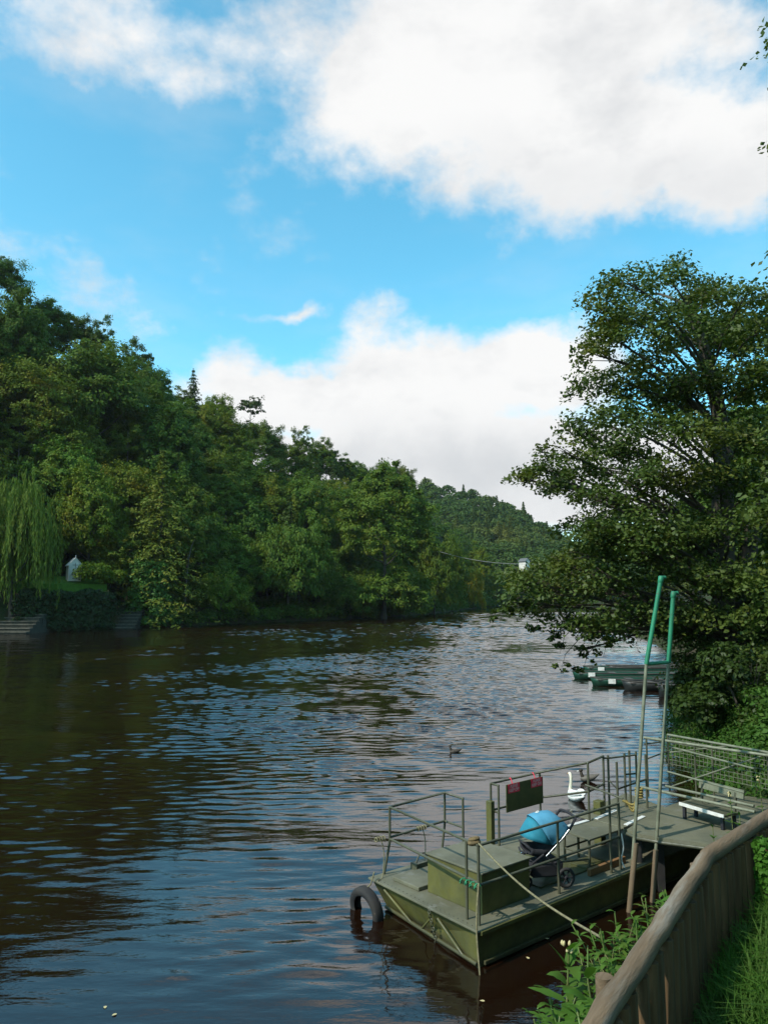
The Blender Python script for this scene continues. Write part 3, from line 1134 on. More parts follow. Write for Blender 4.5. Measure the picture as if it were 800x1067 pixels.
def steps(label, px0, px1, Y, n, rise, run, ybase=.12):
    a, b = D(px0, 650, Y), D(px1, 650, Y)
    w = (Vector((b.x, b.y, 0)) - Vector((a.x, a.y, 0)))
    L = w.length + .4
    t = thing('stone_steps', label, 'steps', ((a.x + b.x) / 2, (a.y + b.y) / 2, 0), math.atan2(w.y, w.x))
    rd = random.Random(n)
    for j in range(n):
        mb = MB().box((rd.uniform(-.1, .1), j * run + run * 2, ybase + j * rise - 1.5), (L, run * 4, 3.0 + rise * .3))
        so_ = mb.build('step', M['riser'], t)
        MB().box((0, j * run + run * .5 - .06, ybase + j * rise + rise * .15 + .045), (L + .1, run * 1.05, .09)).build('tread', M['stone'], so_, bevel=.02)
    return t


steps('narrow stone steps rising from the water between hedge and ivy conifer', 117, 138, 105.6, 7, .42, .7)
steps('wide stone steps at the water below the weeping willow', -40, 26, 92.6, 6, .40, .9)

hb = D(77, 603, 106.5)
ht = thing('garden_hut', 'small white gabled hut on the lawn above the ivy hedge', 'hut', (hb.x, hb.y, 6.55), .55)
w2, d2_, he, hg = .85, 1.0, 2.2, 3.15
mb = MB()
mb.add([(-w2, -d2_, 0), (w2, -d2_, 0), (w2, d2_, 0), (-w2, d2_, 0), (-w2, -d2_, he), (w2, -d2_, he), (w2, d2_, he), (-w2, d2_, he), (0, -d2_, hg), (0, d2_, hg)],
       [(0, 1, 5, 8, 4), (2, 3, 7, 9, 6), (1, 2, 6, 5), (3, 0, 4, 7), (4, 8, 9, 7), (5, 6, 9, 8), (3, 2, 1, 0)])
mb.build('wall', M['hutwhite'], ht)
mb = MB()
for s in (-1, 1):
    mb.add([(0, -d2_ - .12, hg + .02), (s * (w2 + .14), -d2_ - .12, he - .13), (s * (w2 + .14), d2_ + .12, he - .13), (0, d2_ + .12, hg + .02),
            (0, -d2_ - .12, hg + .09), (s * (w2 + .14), -d2_ - .12, he - .06), (s * (w2 + .14), d2_ + .12, he - .06), (0, d2_ + .12, hg + .09)],
           [(0, 1, 2, 3), (4, 7, 6, 5), (0, 4, 5, 1), (1, 5, 6, 2), (2, 6, 7, 3)])
mb.build('roof', M['hutwhite'], ht)
MB().box((0, -d2_ - .02, 2.05), (.05, .05, .9)).box((0, -d2_ - .02, 2.2), (.75, .05, .05)).build('cross', M['bark'], ht)
MB().box((0, -d2_, hg + .22), (.07, .07, .35)).build('finial', M['hutwhite'], ht)

for px, py, Y, r, lab in ((98, 596, 105.6, 2.4, 'rounded olive garden shrub right of the white hut'), (44, 594, 104.5, 1.6, 'small green garden shrub left of the white hut'), (120, 606, 108.5, 1.7, 'dark garden shrub at the top of the narrow steps')):
    p = D(px, py, Y)
    rgx = np.random.default_rng(int(px))
    V = np.concatenate([puff(np.array([rgx.uniform(-r, r) * .6, rgx.uniform(-r, r) * .6, rgx.uniform(.2, r * .8)]), r * .5, 110, .2, rgx, .8) for q in range(22)])
    o = link('garden_shrub', np_mesh('garden_shrub', V, 4, FOL['broad']))
    o.location = (p.x, p.y, 6.3)
    o.color = (1.1, 1.15, .8, 1)
    tag(o, lab, 'shrub')

# ivy climbing the conifer's river side
rgx = np.random.default_rng(95)
V = []
cc = at_bank(156, 111.5)
for q in range(120):
    h_ = rgx.uniform(0, 1)
    a = rgx.uniform(-2.6, .3)
    rr = (3.6 - 1.6 * h_) * rgx.uniform(.75, 1.1)
    V.append(puff(np.array([cc.x + math.cos(a) * rr, cc.y + math.sin(a) * rr * .8, .4 + h_ * 8.6]), rgx.uniform(.6, 1.1), 80, .2, rgx, .9, .3))
o = link('ivy_mass', np_mesh('ivy_mass', np.concatenate(V), 4, FOL['ivy']))
o.color = (2.0, 2.6, 1.5, 1)
tag(o, 'bright green ivy mass at the foot of the olive conifer', 'ivy')

a, b = D(190, 642, 117), D(197, 575, 118)
t = thing('leaning_trunk', 'bare grey dead trunk leaning at the water right of the ivy conifer', 'dead tree', (a.x, a.y, .2))
rel = [Vector((0, 0, -1)), Vector((.3, 0, 4)), Vector((b.x - a.x, b.y - a.y, b.z - .2))]
MB().tube(curve_pts(rel, 5), [.34 - .018 * q for q in range(11)], 7).build('trunk', M['bark'], t)
br = [rel[2] + Vector((0, 0, -1)), rel[2] + Vector((.4, -.3, .6)), D(203, 562, 117) - Vector((a.x, a.y, .2))]
MB().tube(curve_pts(br, 5), [.13 - .01 * q for q in range(11)], 5).build('branch', M['palebark'], t)

# white house and the cable across the river
hp_ = D(546, 588, 352)
hs_ = thing('white_house', 'tiny white gabled house among the trees at the far end', 'house', (hp_.x, hp_.y, hp_.z - 5), .5)
mb = MB()
w2, d2_, he, hg = 1.2, 2.4, 6.4, 7.5
mb.add([(-w2, -d2_, 0), (w2, -d2_, 0), (w2, d2_, 0), (-w2, d2_, 0), (-w2, -d2_, he), (w2, -d2_, he), (w2, d2_, he), (-w2, d2_, he), (0, -d2_, hg), (0, d2_, hg)],
       [(0, 1, 5, 8, 4), (2, 3, 7, 9, 6), (1, 2, 6, 5), (3, 0, 4, 7), (3, 2, 1, 0)])
mb.build('wall', M['hutwhite'], hs_)
mb = MB()
for s in (-1, 1):
    mb.add([(0, -d2_ - .3, hg + .05), (s * (w2 + .4), -d2_ - .3, he - .25), (s * (w2 + .4), d2_ + .3, he - .25), (0, d2_ + .3, hg + .05),
            (0, -d2_ - .3, hg + .25), (s * (w2 + .4), -d2_ - .3, he - .05), (s * (w2 + .4), d2_ + .3, he - .05), (0, d2_ + .3, hg + .25)],
           [(0, 1, 2, 3), (4, 7, 6, 5), (0, 4, 5, 1), (1, 5, 6, 2), (2, 6, 7, 3)])
mb.build('roof', M['slate'], hs_)
MB().box((.0, -d2_, 3.2), (1.1, .1, 1.5)).build('window', M['window'], hs_)
a, b = D(452, 573, 178), D(640, 584, 90)
pts = [a.lerp(b, q / 24) - Vector((0, 0, 1.6 * math.sin(math.pi * q / 24))) for q in range(25)]
tag(MB().tube(pts, .035, 6).build('cable', M['cable']), 'thin pale cable slung across the river from tree to tree', 'cable')

# ------------------------------------------------------------------ the big alder on the right bank
def spray(c, rad, n, size, rng, flat=.38, tilt=None):
    """a layered bough of leaves: a flattened, drooping, broken-up clump"""
    c = np.array(c)
    k_ = max(3, int(n / 42))
    sub = sph(k_, rng) * (rng.uniform(.15, 1, k_) ** .6)[:, None] * rad
    sub[:, 2] *= flat
    idx = rng.integers(0, k_, n)
    P = sub[idx] + np.clip(rng.normal(0, rad * .19, (n, 3)), -rad * .34, rad * .34) * np.array([1, 1, .55])
    rr = np.linalg.norm(P[:, :2], axis=1)
    P[:, 2] -= .22 * rr ** 2 / max(rad, .1)
    if tilt is not None:
        P[:, 2] += P[:, 0] * tilt
    N = np.stack([P[:, 0] * .35, P[:, 1] * .35, np.full(n, .8)], 1) + rng.normal(0, .5, (n, 3))
    return leaf_quads(P + c, N, size, .66, rng)


rg = np.random.default_rng(301)
TX, TY = 11.6, 25.5
alder = thing('alder_tree', 'huge dark alder on the near bank with boughs hanging over the water', 'tree', (TX, TY, drop(TX, TY) - .1))
BX = Vector((TX, TY, alder.location.z))
tips = [(650, 292, 1.1), (690, 290, 1.1), (735, 305, 1.2), (775, 310, 1.2), (626, 322, .9), (664, 328, 1.3), (705, 338, 1.3), (752, 348, 1.3), (795, 335, 1.2),
        (616, 368, .8), (640, 352, .8), (682, 372, 1.2), (720, 392, 1.3), (770, 385, 1.3), (800, 390, 1.3), (622, 402, .9), (655, 402, 1.0),
        (612, 440, 1.0), (640, 432, 1.0), (585, 470, .9), (560, 488, .75), (540, 498, .55), (575, 497, .9), (606, 486, 1.1), (640, 470, 1.2), (680, 440, 1.3), (730, 440, 1.4), (780, 450, 1.4),
        (622, 515, .9), (655, 505, 1.2), (700, 490, 1.4), (750, 495, 1.4), (797, 500, 1.3), (596, 548, .75), (620, 548, .8), (578, 585, .9), (606, 578, 1.1), (640, 545, 1.2), (612, 556, .9), (628, 560, 1.1), (650, 556, 1.2), (668, 560, 1.2), (680, 540, 1.3), (725, 545, 1.3), (775, 548, 1.3),
        (548, 606, .9), (570, 612, 1.0), (536, 628, .6), (560, 632, .7), (596, 612, 1.1), (626, 598, 1.2), (664, 590, 1.3), (710, 592, 1.4), (757, 597, 1.3), (797, 600, 1.2),
        (586, 646, .75), (606, 652, .9), (636, 640, 1.2), (668, 640, 1.1), (700, 640, 1.3), (740, 640, 1.3), (785, 642, 1.3), (606, 678, .35), (636, 655, .5), (622, 660, .45),
        (708, 664, .9), (732, 690, 1.1), (755, 690, 1.2), (795, 690, 1.2)]
V, VB = [], []
limbs = MB()
stem = curve_pts([Vector((0, 0, -1.2)), Vector((.05, 0, .3)), Vector((-.3, .2, 4)), Vector((.0, .4, 8)), Vector((-.5, .2, 11)), Vector((-1.2, 0, 13.2))], 6)
MB().tube(stem, [.55 * (1.25 if p.z < .3 else max(.1, 1 - p.z / 17)) for p in stem], 10).build('trunk', M['bark'], alder)
stem2 = curve_pts([Vector((0, .2, 2.5)), Vector((1.1, .3, 6)), Vector((2.0, .2, 10)), Vector((2.3, -.2, 12.6))], 6)
MB().tube(stem2, [.36 * max(.12, 1 - j / 21) for j in range(len(stem2))], 8).build('trunk', M['bark'], alder)
for (px, py, rad) in tips:
    nd = 1 if rad < .8 or (py < 420 and (px + py) % 2) else 2
    for q in range(nd):
        Y = 24.2 + rg.uniform(-2.2, 1.0) if q == 0 else 26.5 + rg.uniform(0, 3.4)
        if px < 620:
            Y = 24.6 + (rg.uniform(-1.0, 1.0) if q == 0 else rg.uniform(1, 3))
        jx, jy = (0, 0) if q == 0 else (rg.uniform(-14, 26), rg.uniform(-14, 14))
        p = D(px + jx, py + jy, Y) - BX
        n = int(470 * rad ** 2) + 80
        V.append(spray(p, rad * 1.12, n, .070, rg, flat=rg.uniform(.3, .45), tilt=rg.uniform(-.15, .12)))
        if q == 0 or rg.random() < .5:
            st = stem if p.x < .8 else stem2
            zz = max(1.6, p.z - rg.uniform(.4, 1.4) - .25 * abs(p.x))
            s0 = min(st, key=lambda w: abs(w.z - zz))
            mid = s0.lerp(p, .55) + Vector((0, 0, rg.uniform(.1, .7)))
            c = curve_pts([s0, mid, p], 6)
            r0 = .03 + .0085 * (p - s0).length
            limbs.tube(c, [r0 * (1 - .82 * j / (len(c) - 1)) for j in range(len(c))], 5, caps=False)
            for w in range(5):
                e = p + Vector((rg.normal(0, .3) * rad, rg.normal(0, .3) * rad, rg.normal(-.05, .25) * rad))
                limbs.tube([mid.lerp(p, rg.uniform(.3, 1)), p.lerp(e, .5) + Vector((0, 0, .05)), e], [.018, .012, .005], 4, caps=False)
# the dense inside and the far side of the crown
for q in range(52):
    a, hh = rg.uniform(0, 6.28), rg.uniform(2.2, 14.5)
    rr = (5.6 * (1 - (hh / 18) ** 2)) * math.sqrt(rg.uniform(0, 1))
    c = np.array([math.cos(a) * rr + 1.0, math.sin(a) * rr * .8 + 1.6, hh])
    if c[0] < -3.6 and hh > 7.5:
        continue
    VB.append(spray(c, rg.uniform(.9, 1.4), 420, .085, rg, .45))

# dangling twigs of the lowest bough over the water
dang = []
tw = limbs
for (px, py) in ((520, 641), (530, 636), (584, 690), (583, 672), (576, 660), (556, 652), (607, 690), (628, 676)):
    p = D(px, py, 24.6) - BX
    dang.append(spray(p, .34, 70, .075, rg, .9))
    tw.tube([p + Vector((.7, .1, .8)), p + Vector((.15, 0, .25)), p - Vector((0, 0, .25))], [.015, .01, .005], 4)
V = np.concatenate(V + VB + dang)
o = link('crown', np_mesh('crown', V, 4, FOL['alder']), None, alder)
limbs.build('limb', M['bark'], alder)

# a second tree past the right edge: only a few of its sprays reach into the picture
t2 = thing('overhanging_tree', 'tree past the right edge whose thin leafy sprays cross the sky', 'tree', (15.6, 19.5, drop(15.6, 19.5) - .1))
B2 = Vector(t2.location)
stem = curve_pts([Vector((0, 0, -1)), Vector((.1, 0, 4)), Vector((.2, .2, 10)), Vector((.3, 0, 18)), Vector((.2, 0, 24))], 5)
MB().tube(stem, [.4 * max(.1, 1 - p.z / 26) * (1.2 if p.z < .2 else 1) for p in stem], 8).build('trunk', M['bark'], t2)
V = []
lm = MB()
for (px, py, rad) in ((797, 73, .17), (806, 58, .25), (822, 80, .5), (802, 243, .17), (822, 240, .5), (814, 262, .3), (852, 120, 1.2), (860, 180, 1.3), (846, 300, 1.0), (840, 360, 1.2), (835, 440, 1.2), (836, 520, 1.3), (818, 590, 1.0), (806, 640, .9), (850, 30, 1.4), (850, 250, 1.3), (812, 520, .9), (800, 615, .7), (806, 470, .8)):
    p = D(px + (12 if py < 320 else 0), py, 18.6 + rg.uniform(-.8, .8)) - B2
    V.append(spray(p, rad * 1.1, int(380 * rad ** 2) + 60, .075, rg, .5))
    s0 = min(stem, key=lambda w: abs(w.z - max(2, p.z - .8)))
    lm.tube(curve_pts([s0, s0.lerp(p, .5) + Vector((0, 0, .3)), p], 5), [.06, .055, .05, .045, .04, .035, .03, .025, .02, .015, .01], 5, caps=False)
for q in range(60):
    a, hh = rg.uniform(0, 6.28), rg.uniform(4, 24)
    V.append(spray(np.array([2.2 + 3.0 + math.cos(a) * rg.uniform(0, 3.6), math.sin(a) * 3.0 + 1, hh]), 1.3, 330, .085, rg, .5))
link('crown', np_mesh('crown', np.concatenate(V), 4, FOL['alder']), None, t2)
lm.build('limb', M['bark'], t2)

# bushes at the alder's foot and further trees behind it on the right bank
BUSH_N = 0


def bush(label, loc, rx, rz, n, leaf, mat, color, seed, nl=110, name='bush'):
    rgx = np.random.default_rng(seed)
    out = []
    for q in range(n):
        d = sph(1, rgx)[0]
        d[2] = abs(d[2])
        f = rgx.uniform(.35, 1) ** .6
        out.append(puff(np.array([d[0] * rx * f, d[1] * rx * f, .1 + d[2] * rz * f]), rx * rgx.uniform(.16, .3), nl, leaf, rgx, .8))
    t = thing(name, label, 'bush', loc)
    o = link('foliage', np_mesh('bush', np.concatenate(out), 4, mat), None, t)
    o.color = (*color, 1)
    st = MB()
    for q in range(9):
        a = rgx.uniform(0, 6.28)
        st.tube([(0, 0, -.3), (math.cos(a) * rx * .25, math.sin(a) * rx * .25, rz * .45), (math.cos(a) * rx * .6, math.sin(a) * rx * .6, rz * .8)], [.04, .025, .008], 5)
    st.build('stem', M['bark'], t)
    return t


def gp(x, y, d=0.0):
    return (x, y, drop(x, y) + d)


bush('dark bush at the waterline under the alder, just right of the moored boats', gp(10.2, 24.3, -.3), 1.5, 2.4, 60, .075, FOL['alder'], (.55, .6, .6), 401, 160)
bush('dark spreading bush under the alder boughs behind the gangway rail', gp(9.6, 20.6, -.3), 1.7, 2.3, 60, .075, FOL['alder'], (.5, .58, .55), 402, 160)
bush('bright green bush behind the gangway rail at the right edge', gp(8.0, 14.4, -.3), 1.35, 1.5, 70, .062, FOL['bush'], (.8, .85, .8), 403, 130)
bush('light green bush beyond the bright one at the right edge', gp(9.6, 16.8, -.2), 1.6, 1.8, 60, .065, FOL['bush'], (.75, .8, .7), 404, 120)
bush('leafy bush beside the gangway where the fence meets it', gp(6.6, 11.2, -.3), .8, .75, 55, .048, FOL['bush'], (.75, .82, .75), 405, 110)
bush('dense dark bush on the bank behind the alder trunk', gp(13.2, 24.0, -.2), 2.4, 3.2, 60, .09, FOL['alder'], (.7, .8, .8), 406, 150)
for q, (x, y, key, sc, lab) in enumerate(((20.5, 33, 'round_a', .9, 'dark tree right behind the alder on the near bank'), (24, 46, 'oval', 1.0, 'tall tree on the near bank beyond the moored boats'),
                                          (33, 62, 'round_b', 1.1, 'broad tree on the near bank, second beyond the moored boats'), (40, 92, 'lobed', 1.1, 'lobed tree on the near bank, third beyond the moored boats'),
                                          (52, 130, 'round_a', 1.2, 'far round tree on the near bank before the river bend'))):
    tree('bank_tree', lab, key, gp(x, y, -.3), sc, q * 1.3, (.8, .92, .85))

# ------------------------------------------------------------------ the ferry, in its own frame: s along its length, t across, bow near the camera
ZD = .45
ANG = math.atan2(.640, .768)
ferry = thing('ferry_pontoon', 'olive green flat chain ferry with pipe railings moored at the near bank', 'ferry', (1.17, 10.10, 0), ANG)
OX = Vector((1.17, 10.10, 0))
UX, VX = Vector((math.cos(ANG), math.sin(ANG), 0)), Vector((-math.sin(ANG), math.cos(ANG), 0))


def L_(p):
    """world point -> the ferry's own frame"""
    p = Vector(p) - OX
    return Vector((p.dot(UX), p.dot(VX), p.z))


def W_(s, t, z):
    return OX + UX * s + VX * t + Vector((0, 0, z))


LEN, BM = 6.6, 2.25
# hull: a swim-ended box, its plates and rubbing strips
mb = MB()
deckp = [(0, 0), (.12, BM), (3.5, BM), (4.2, 1.35), (LEN, 1.5), (LEN, 0)]
botp = [(.02, .02), (.42, BM - .25), (3.5, BM - .15), (4.2, 1.25), (LEN - .2, 1.4), (LEN - .3, .02)]
vs = [(x, y, ZD - .03) for x, y in deckp] + [(x, y, -.25) for x, y in botp]
mb.add(vs, [tuple(range(6)), tuple(range(11, 5, -1))] + [(j, 6 + j, 6 + (j + 1) % 6, (j + 1) % 6) for j in range(6)])
mb.build('hull', M['olive'], ferry)
mb = MB()
mb.prism([(-.05, -.05), (.07, BM + .03), (3.52, BM + .03), (4.22, 1.38), (LEN + .03, 1.53), (LEN + .03, -.05)], ZD - .03, ZD)
mb.build('deck', M['deck'], ferry, bevel=.008)
# stiffening ribs on the bow plate and a rubbing strake along the water
rb = MB()


def bowpt(f, z, out=.02):
    """a point on the bow plate: f across (0 starboard .. 1 port), height z"""
    g = (ZD - .03 - z) / (ZD + .22)
    a = Vector((0, 0, 0)).lerp(Vector((.12, BM, 0)), f)
    b = Vector((.02, .02, 0)).lerp(Vector((.42, BM - .25, 0)), f)
    p = a.lerp(b, g)
    return Vector((p.x - out, p.y, z))


rb.tube([bowpt(.12, .02), bowpt(.34, .34)], .022, 6)
rb.tube([bowpt(.68, .03), bowpt(.88, .35)], .022, 6)
rb.tube([bowpt(.56, .05), bowpt(.42, .28)], .014, 6)
rb.tube([bowpt(f, .035) for f in (0, .25, .5, .75, 1)], .028, 6)
rb.build('bow_rib', M['olive'], ferry)
sk = MB()
sk.box((LEN / 2 - .15, -.012, .03), (LEN - .5, .04, .05))
sk.box((LEN / 2, -.055, ZD - .035), (LEN, .03, .05))
sk.build('rubbing_strake', M['olive'], ferry, bevel=.006)
# bow chain
ch = MB()
for j in range(9):
    p = bowpt(.40, ZD - .06 - j * .055, .045)
    ch.torus(p, (0, 1, 0) if j % 2 else (1, 0, 0), .024, .007, 12, 6)
ch.build('chain', M['pipe'], ferry)
rv = MB()
for j in range(26):
    f = (j + .5) / 26
    p = bowpt(f, ZD, 0)
    rv.lathe([(.012, 0), (.010, .006), (0, .008)], (p.x + .02, p.y, ZD), seg=8)
rv.build('rivet', M['pipe'], ferry)
# engine box at the bow, hatch beside it
a, b, c = L_(U(460, 886, .98)), L_(U(502, 907, .98)), L_(U(506, 871, .98))
bs0, bs1, bt0, bt1 = .36, 1.32, .26, 1.30
mb = MB().box(((bs0 + bs1) / 2, (bt0 + bt1) / 2, (ZD + .955) / 2), (bs1 - bs0, bt1 - bt0, .955 - ZD))
mb.build('engine_box', M['olive'], ferry, bevel=.008)
mb = MB().box(((bs0 + bs1) / 2, (bt0 + bt1) / 2, .969), (bs1 - bs0 + .04, bt1 - bt0 + .05, .024))
mb.build('engine_box_lid', M['deck'], ferry, bevel=.006)
mb = MB().box((1.62 + .70, .95, ZD + .012), (1.3, 1.2, .02))
mb.build('deck_mat', M['olive_dark'], ferry)
mb = MB().box((.62, 1.66, ZD + .03), (.72, .56, .055))
mb.build('hatch', M['deck'], ferry, bevel=.01)
mb = MB().box((.95, 2.06, ZD + .05), (.34, .14, .10))
mb.tube(curve_pts([(.83, 2.06, ZD + .10), (.90, 2.06, ZD + .20), (1.02, 2.06, ZD + .20), (1.08, 2.06, ZD + .1)], 4), .012, 6)
mb.build('cleat', M['pipe'], ferry)


def rail(name, segs, posts=(), r=.019, mat='pipe', parent=ferry):
    m_ = MB()
    for s_ in segs:
        m_.tube(s_, r, 8)
    for s_ in segs:
        for p in s_:
            m_.lathe([(0, -r * 1.15), (r * .8, -r * .8), (r * 1.18, 0), (r * .8, r * .8), (0, r * 1.15)], p, seg=8)
    m_.build(name, M[mat], parent)
    for q in posts:
        MB().tube(q, r, 8).build('post', M[mat], parent)


ZT, ZM = 1.42, .98
# bow railing
def lx(px, py, z):
    p = L_(U(px, py, z))
    return (p.x, p.y)


bn, bl = (.10, .07), lx(406, 841, ZT)
fr = lx(463, 826, ZT)
fe = lx(482, 832, ZT)
rail('bow_railing', [[(*bn, ZT), (*bl, ZT), (*fr, ZT), (*fe, ZT)], [(*bn, ZM - .02), (*bl, ZM - .02)], [(*bl, ZM), (*fr, ZM)], [(*fr, ZM), (*fe, ZM)]],
     [[(*bn, ZT), (*bn, ZD)], [(bn[0] + .02, .30, ZT), (bn[0] + .02, .30, ZD)], [(*bl, ZT), (*bl, .92), (bl[0] - .06, bl[1] + .06, ZD)], [(*fr, ZT), (*fr, .95), (fr[0] - .05, fr[1] + .03, ZD)], [(*fe, ZT), (*fe, ZD)]])
# starboard railing, towards the bank
rail('starboard_railing', [[(*bn, ZT), (3.22, .07, ZT)], [(*bn, ZM - .05), (3.22, .07, ZM - .05)]],
     [[(1.72, .07, ZT), (1.72, .07, ZD)], [(2.98, .07, ZT), (2.98, .07, ZD)], [(3.22, .07, ZT), (3.22, .07, ZD)]])
# port railing with the sign, and the stern cage of upright bars
ps = 2.18
qs, qt = lx(505, 815, ZT)
qs2, qt2 = lx(519, 818.5, ZT)
ZC, ZP = 1.84, .92
r612, r628 = L_(U(612, 795, ZC)), L_(U(628, 788, ZC))
rail('port_railing', [[(qs2, qt2, ZT), (qs, ps, ZT), (3.95, ps, ZT), r612, r628], [(qs2, qt2, ZM), (qs, ps, ZM), (3.95, ps, ZM), r612 - Vector((0, 0, .46)), r628 - Vector((0, 0, .46))]],
     [[(qs, ps, ZT), (qs, ps, ZD)], [(qs2, qt2, ZT), (qs2, qt2, ZD)], [(3.95, ps, ZT), (3.95, ps, ZD)], [r612, (r612.x, r612.y, ZP)], [r628, (r628.x, r628.y, ZP - .3)]])
cage = []
for (px, py, tt) in ((633, 787, 1.95), (642, 794, 1.62), (650, 785, 1.98), (655, 782, 2.05), (662, 783, 1.9), (672, 786, 1.55)):
    p = L_(U(px, py, ZC))
    cage.append((p.x, p.y))
for (x, y) in cage:
    MB().tube([(x, y, ZC), (x, y, ZP - .3)], .02, 8).build('post', M['pipe'], ferry)
rail('stern_railing', [[r628 - Vector((0, 0, .03)), (*cage[0], ZC - .05), (*cage[2], ZC - .05), (*cage[4], ZC - .06)], [L_(U(610, 818, 1.5)), L_(U(648, 832, 1.42))], [(*cage[0], 1.42), (*cage[1], 1.40), (*cage[5], 1.42)], [(*cage[2], 1.48), (*cage[4], 1.46)]], r=.016)
MB().box((*L_(U(624, 850, .9)).xy, .75), (.14, .14, .8)).build('mooring_post', M['olive'], ferry, bevel=.01)
MB().box((qs - .04, ps - .02, .80), (.09, .12, .70)).build('side_post', M['olive'], ferry, bevel=.01)
# raised boarding platform: a low table of two plates with white nosings
ZP = .92
def quad_l(pxs, z):
    return [L_(U(x, y, z)) for x, y in pxs]


pl1 = [(2.86, .86), (2.78, .30), (3.66, .30), (3.66, .86)]
MB().prism(pl1, ZP - .03, ZP).build('platform', M['deck'], ferry, bevel=.006)
MB().prism([(3.68, 1.2), (3.68, .30), (5.2, .30), (5.6, 1.5)], ZP - .02, ZP + .012).build('platform', M['deck'], ferry, bevel=.006)
def strip(p, q, z, w=.05):
    p, q = Vector((p[0], p[1], 0)), Vector((q[0], q[1], 0))
    n_ = Vector((-(q - p).y, (q - p).x, 0)).normalized() * w / 2
    return MB().prism([tuple(v)[:2] for v in (p - n_, q - n_, q + n_, p + n_)], z, z + .012)


strip((2.45, .93), (3.58, .90), ZP + .002, .07).build('white_nosing', M['white'], ferry)
strip((3.72, .84), (4.42, .92), ZP + .014, .07).build('white_nosing', M['white'], ferry)
strip((3.80, .335), (4.46, .42), ZP + .014, .07).build('white_nosing', M['white'], ferry)
MB().prism([(2.42, .97), (2.42, .84), (3.66, .865), (3.66, .96)], ZP - .03, ZP).build('platform', M['deck'], ferry)
for (x, y) in ((2.85, .82), (2.82, .34), (3.2, .82), (3.6, .34)):
    MB().tube([(x, y, ZP - .02), (x, y, ZD)], .02, 8).build('leg', M['pipe'], ferry)
rail('platform_brace', [[(2.82, .34, .66), (2.85, .82, .66)], [(2.85, .82, .66), (3.6, .82, .66)], [(2.3, .60, ZD + .16), (2.82, .36, ZD + .16)]], r=.015)
MB().box((3.06, .20, ZD + .055), (.92, .06, .10)).build('toe_board', M['plank'], ferry, bevel=.005)
MB().box((3.0, .5, ZD + .03), (.5, .3, .05)).build('chock', M['olive_dark'], ferry, bevel=.005)
# rope pulley on the bow corner post
pm = MB()
pm.torus((bn[0] + .03, bn[1] + .1, ZT + .01), (0, .2, 1), .055, .035, 18, 8)
pm.torus((bn[0] + .03, bn[1] + .1, ZT + .05), (0, .3, 1), .05, .028, 18, 8)
pm.build('rope_coil', surf('brown_rope_coil', (.16, .11, .045), (.09, .065, .03), rough=.9, scale=30), ferry)
pm = MB()
pm.tube(curve_pts([(bn[0] + .05, .24, ZT + .03), (.16, .34, ZT - .05), (.17, .36, ZT - .22)], 5), .012, 6)
pm.build('rope_end', M['rope'], ferry)

# sign hung on the port rail
sgn = thing('notice_board', 'dark olive notice board with two red stickers hung on the port rail', 'sign', W_(qs + .30, ps - .06, 0), ANG)
sw, z0, z1 = .98, .90, ZT - .06
MB().box((sw / 2 + .02, 0, (z0 + z1) / 2), (sw, .02, z1 - z0)).build('board', M['olive_dark'], sgn, bevel=.004)
for q, xx in enumerate((.21, .82)):
    st = MB().box((xx, -.0125, z1 - .075), (.30, .004, .15))
    so_ = st.build('sticker', M['red'], sgn)
    for j, txt in enumerate(('PLEASE', 'KEEP OFF')):
        cu_ = bpy.data.curves.new('lettering', 'FONT')
        cu_.body = txt
        cu_.size = .072
        cu_.align_x = 'CENTER'
        cu_.align_y = 'CENTER'
        tmp = bpy.data.objects.new('lettering', cu_)
        COL.objects.link(tmp)
        me = bpy.data.meshes.new_from_object(tmp.evaluated_get(bpy.context.evaluated_depsgraph_get()))
        bpy.data.objects.remove(tmp)
        lo = link('lettering', me, M['white'], so_)
        lo.location = (xx, -.0165, z1 - .042 - j * .066)
        lo.rotation_euler = (R(90), 0, 0)
        lo.scale = (.88, 1, 1)
    MB().tube([(xx - .02, 0, z1 - .02), (xx - .02, .02, z1 + .04), (xx - .02, .05, z1 + .085), (xx - .02, .09, z1 + .06)], .008, 6).build('hook', M['red'], sgn)

# tyre fender at the bow's port corner
ty = thing('tyre_fender', 'worn black tyre half sunk in the water at the bow corner', 'tyre', W_(-.06, BM - .10, .0))
ax = Vector((.62, .50, .12)).normalized()
tm = MB()
tm.lathe([(.215, -.062), (.235, -.076), (.28, -.082), (.312, -.068), (.325, -.04), (.328, 0), (.325, .04), (.312, .068), (.28, .082), (.235, .076), (.215, .062), (.222, .046), (.24, .056), (.288, .046), (.296, 0), (.288, -.046), (.24, -.056), (.222, -.046), (.215, -.062)],
         (0, 0, .06), ax, 36)
tm.build('tyre', M['tyre_worn'], ty)
tm = MB()
tm.tube([(.0, .0, .36), (.06, -.08, .44), tuple(W_(.08, BM - .1, ZD + .1) - Vector(ty.location))], .010, 6)
tm.build('lashing', M['rope'], ty)

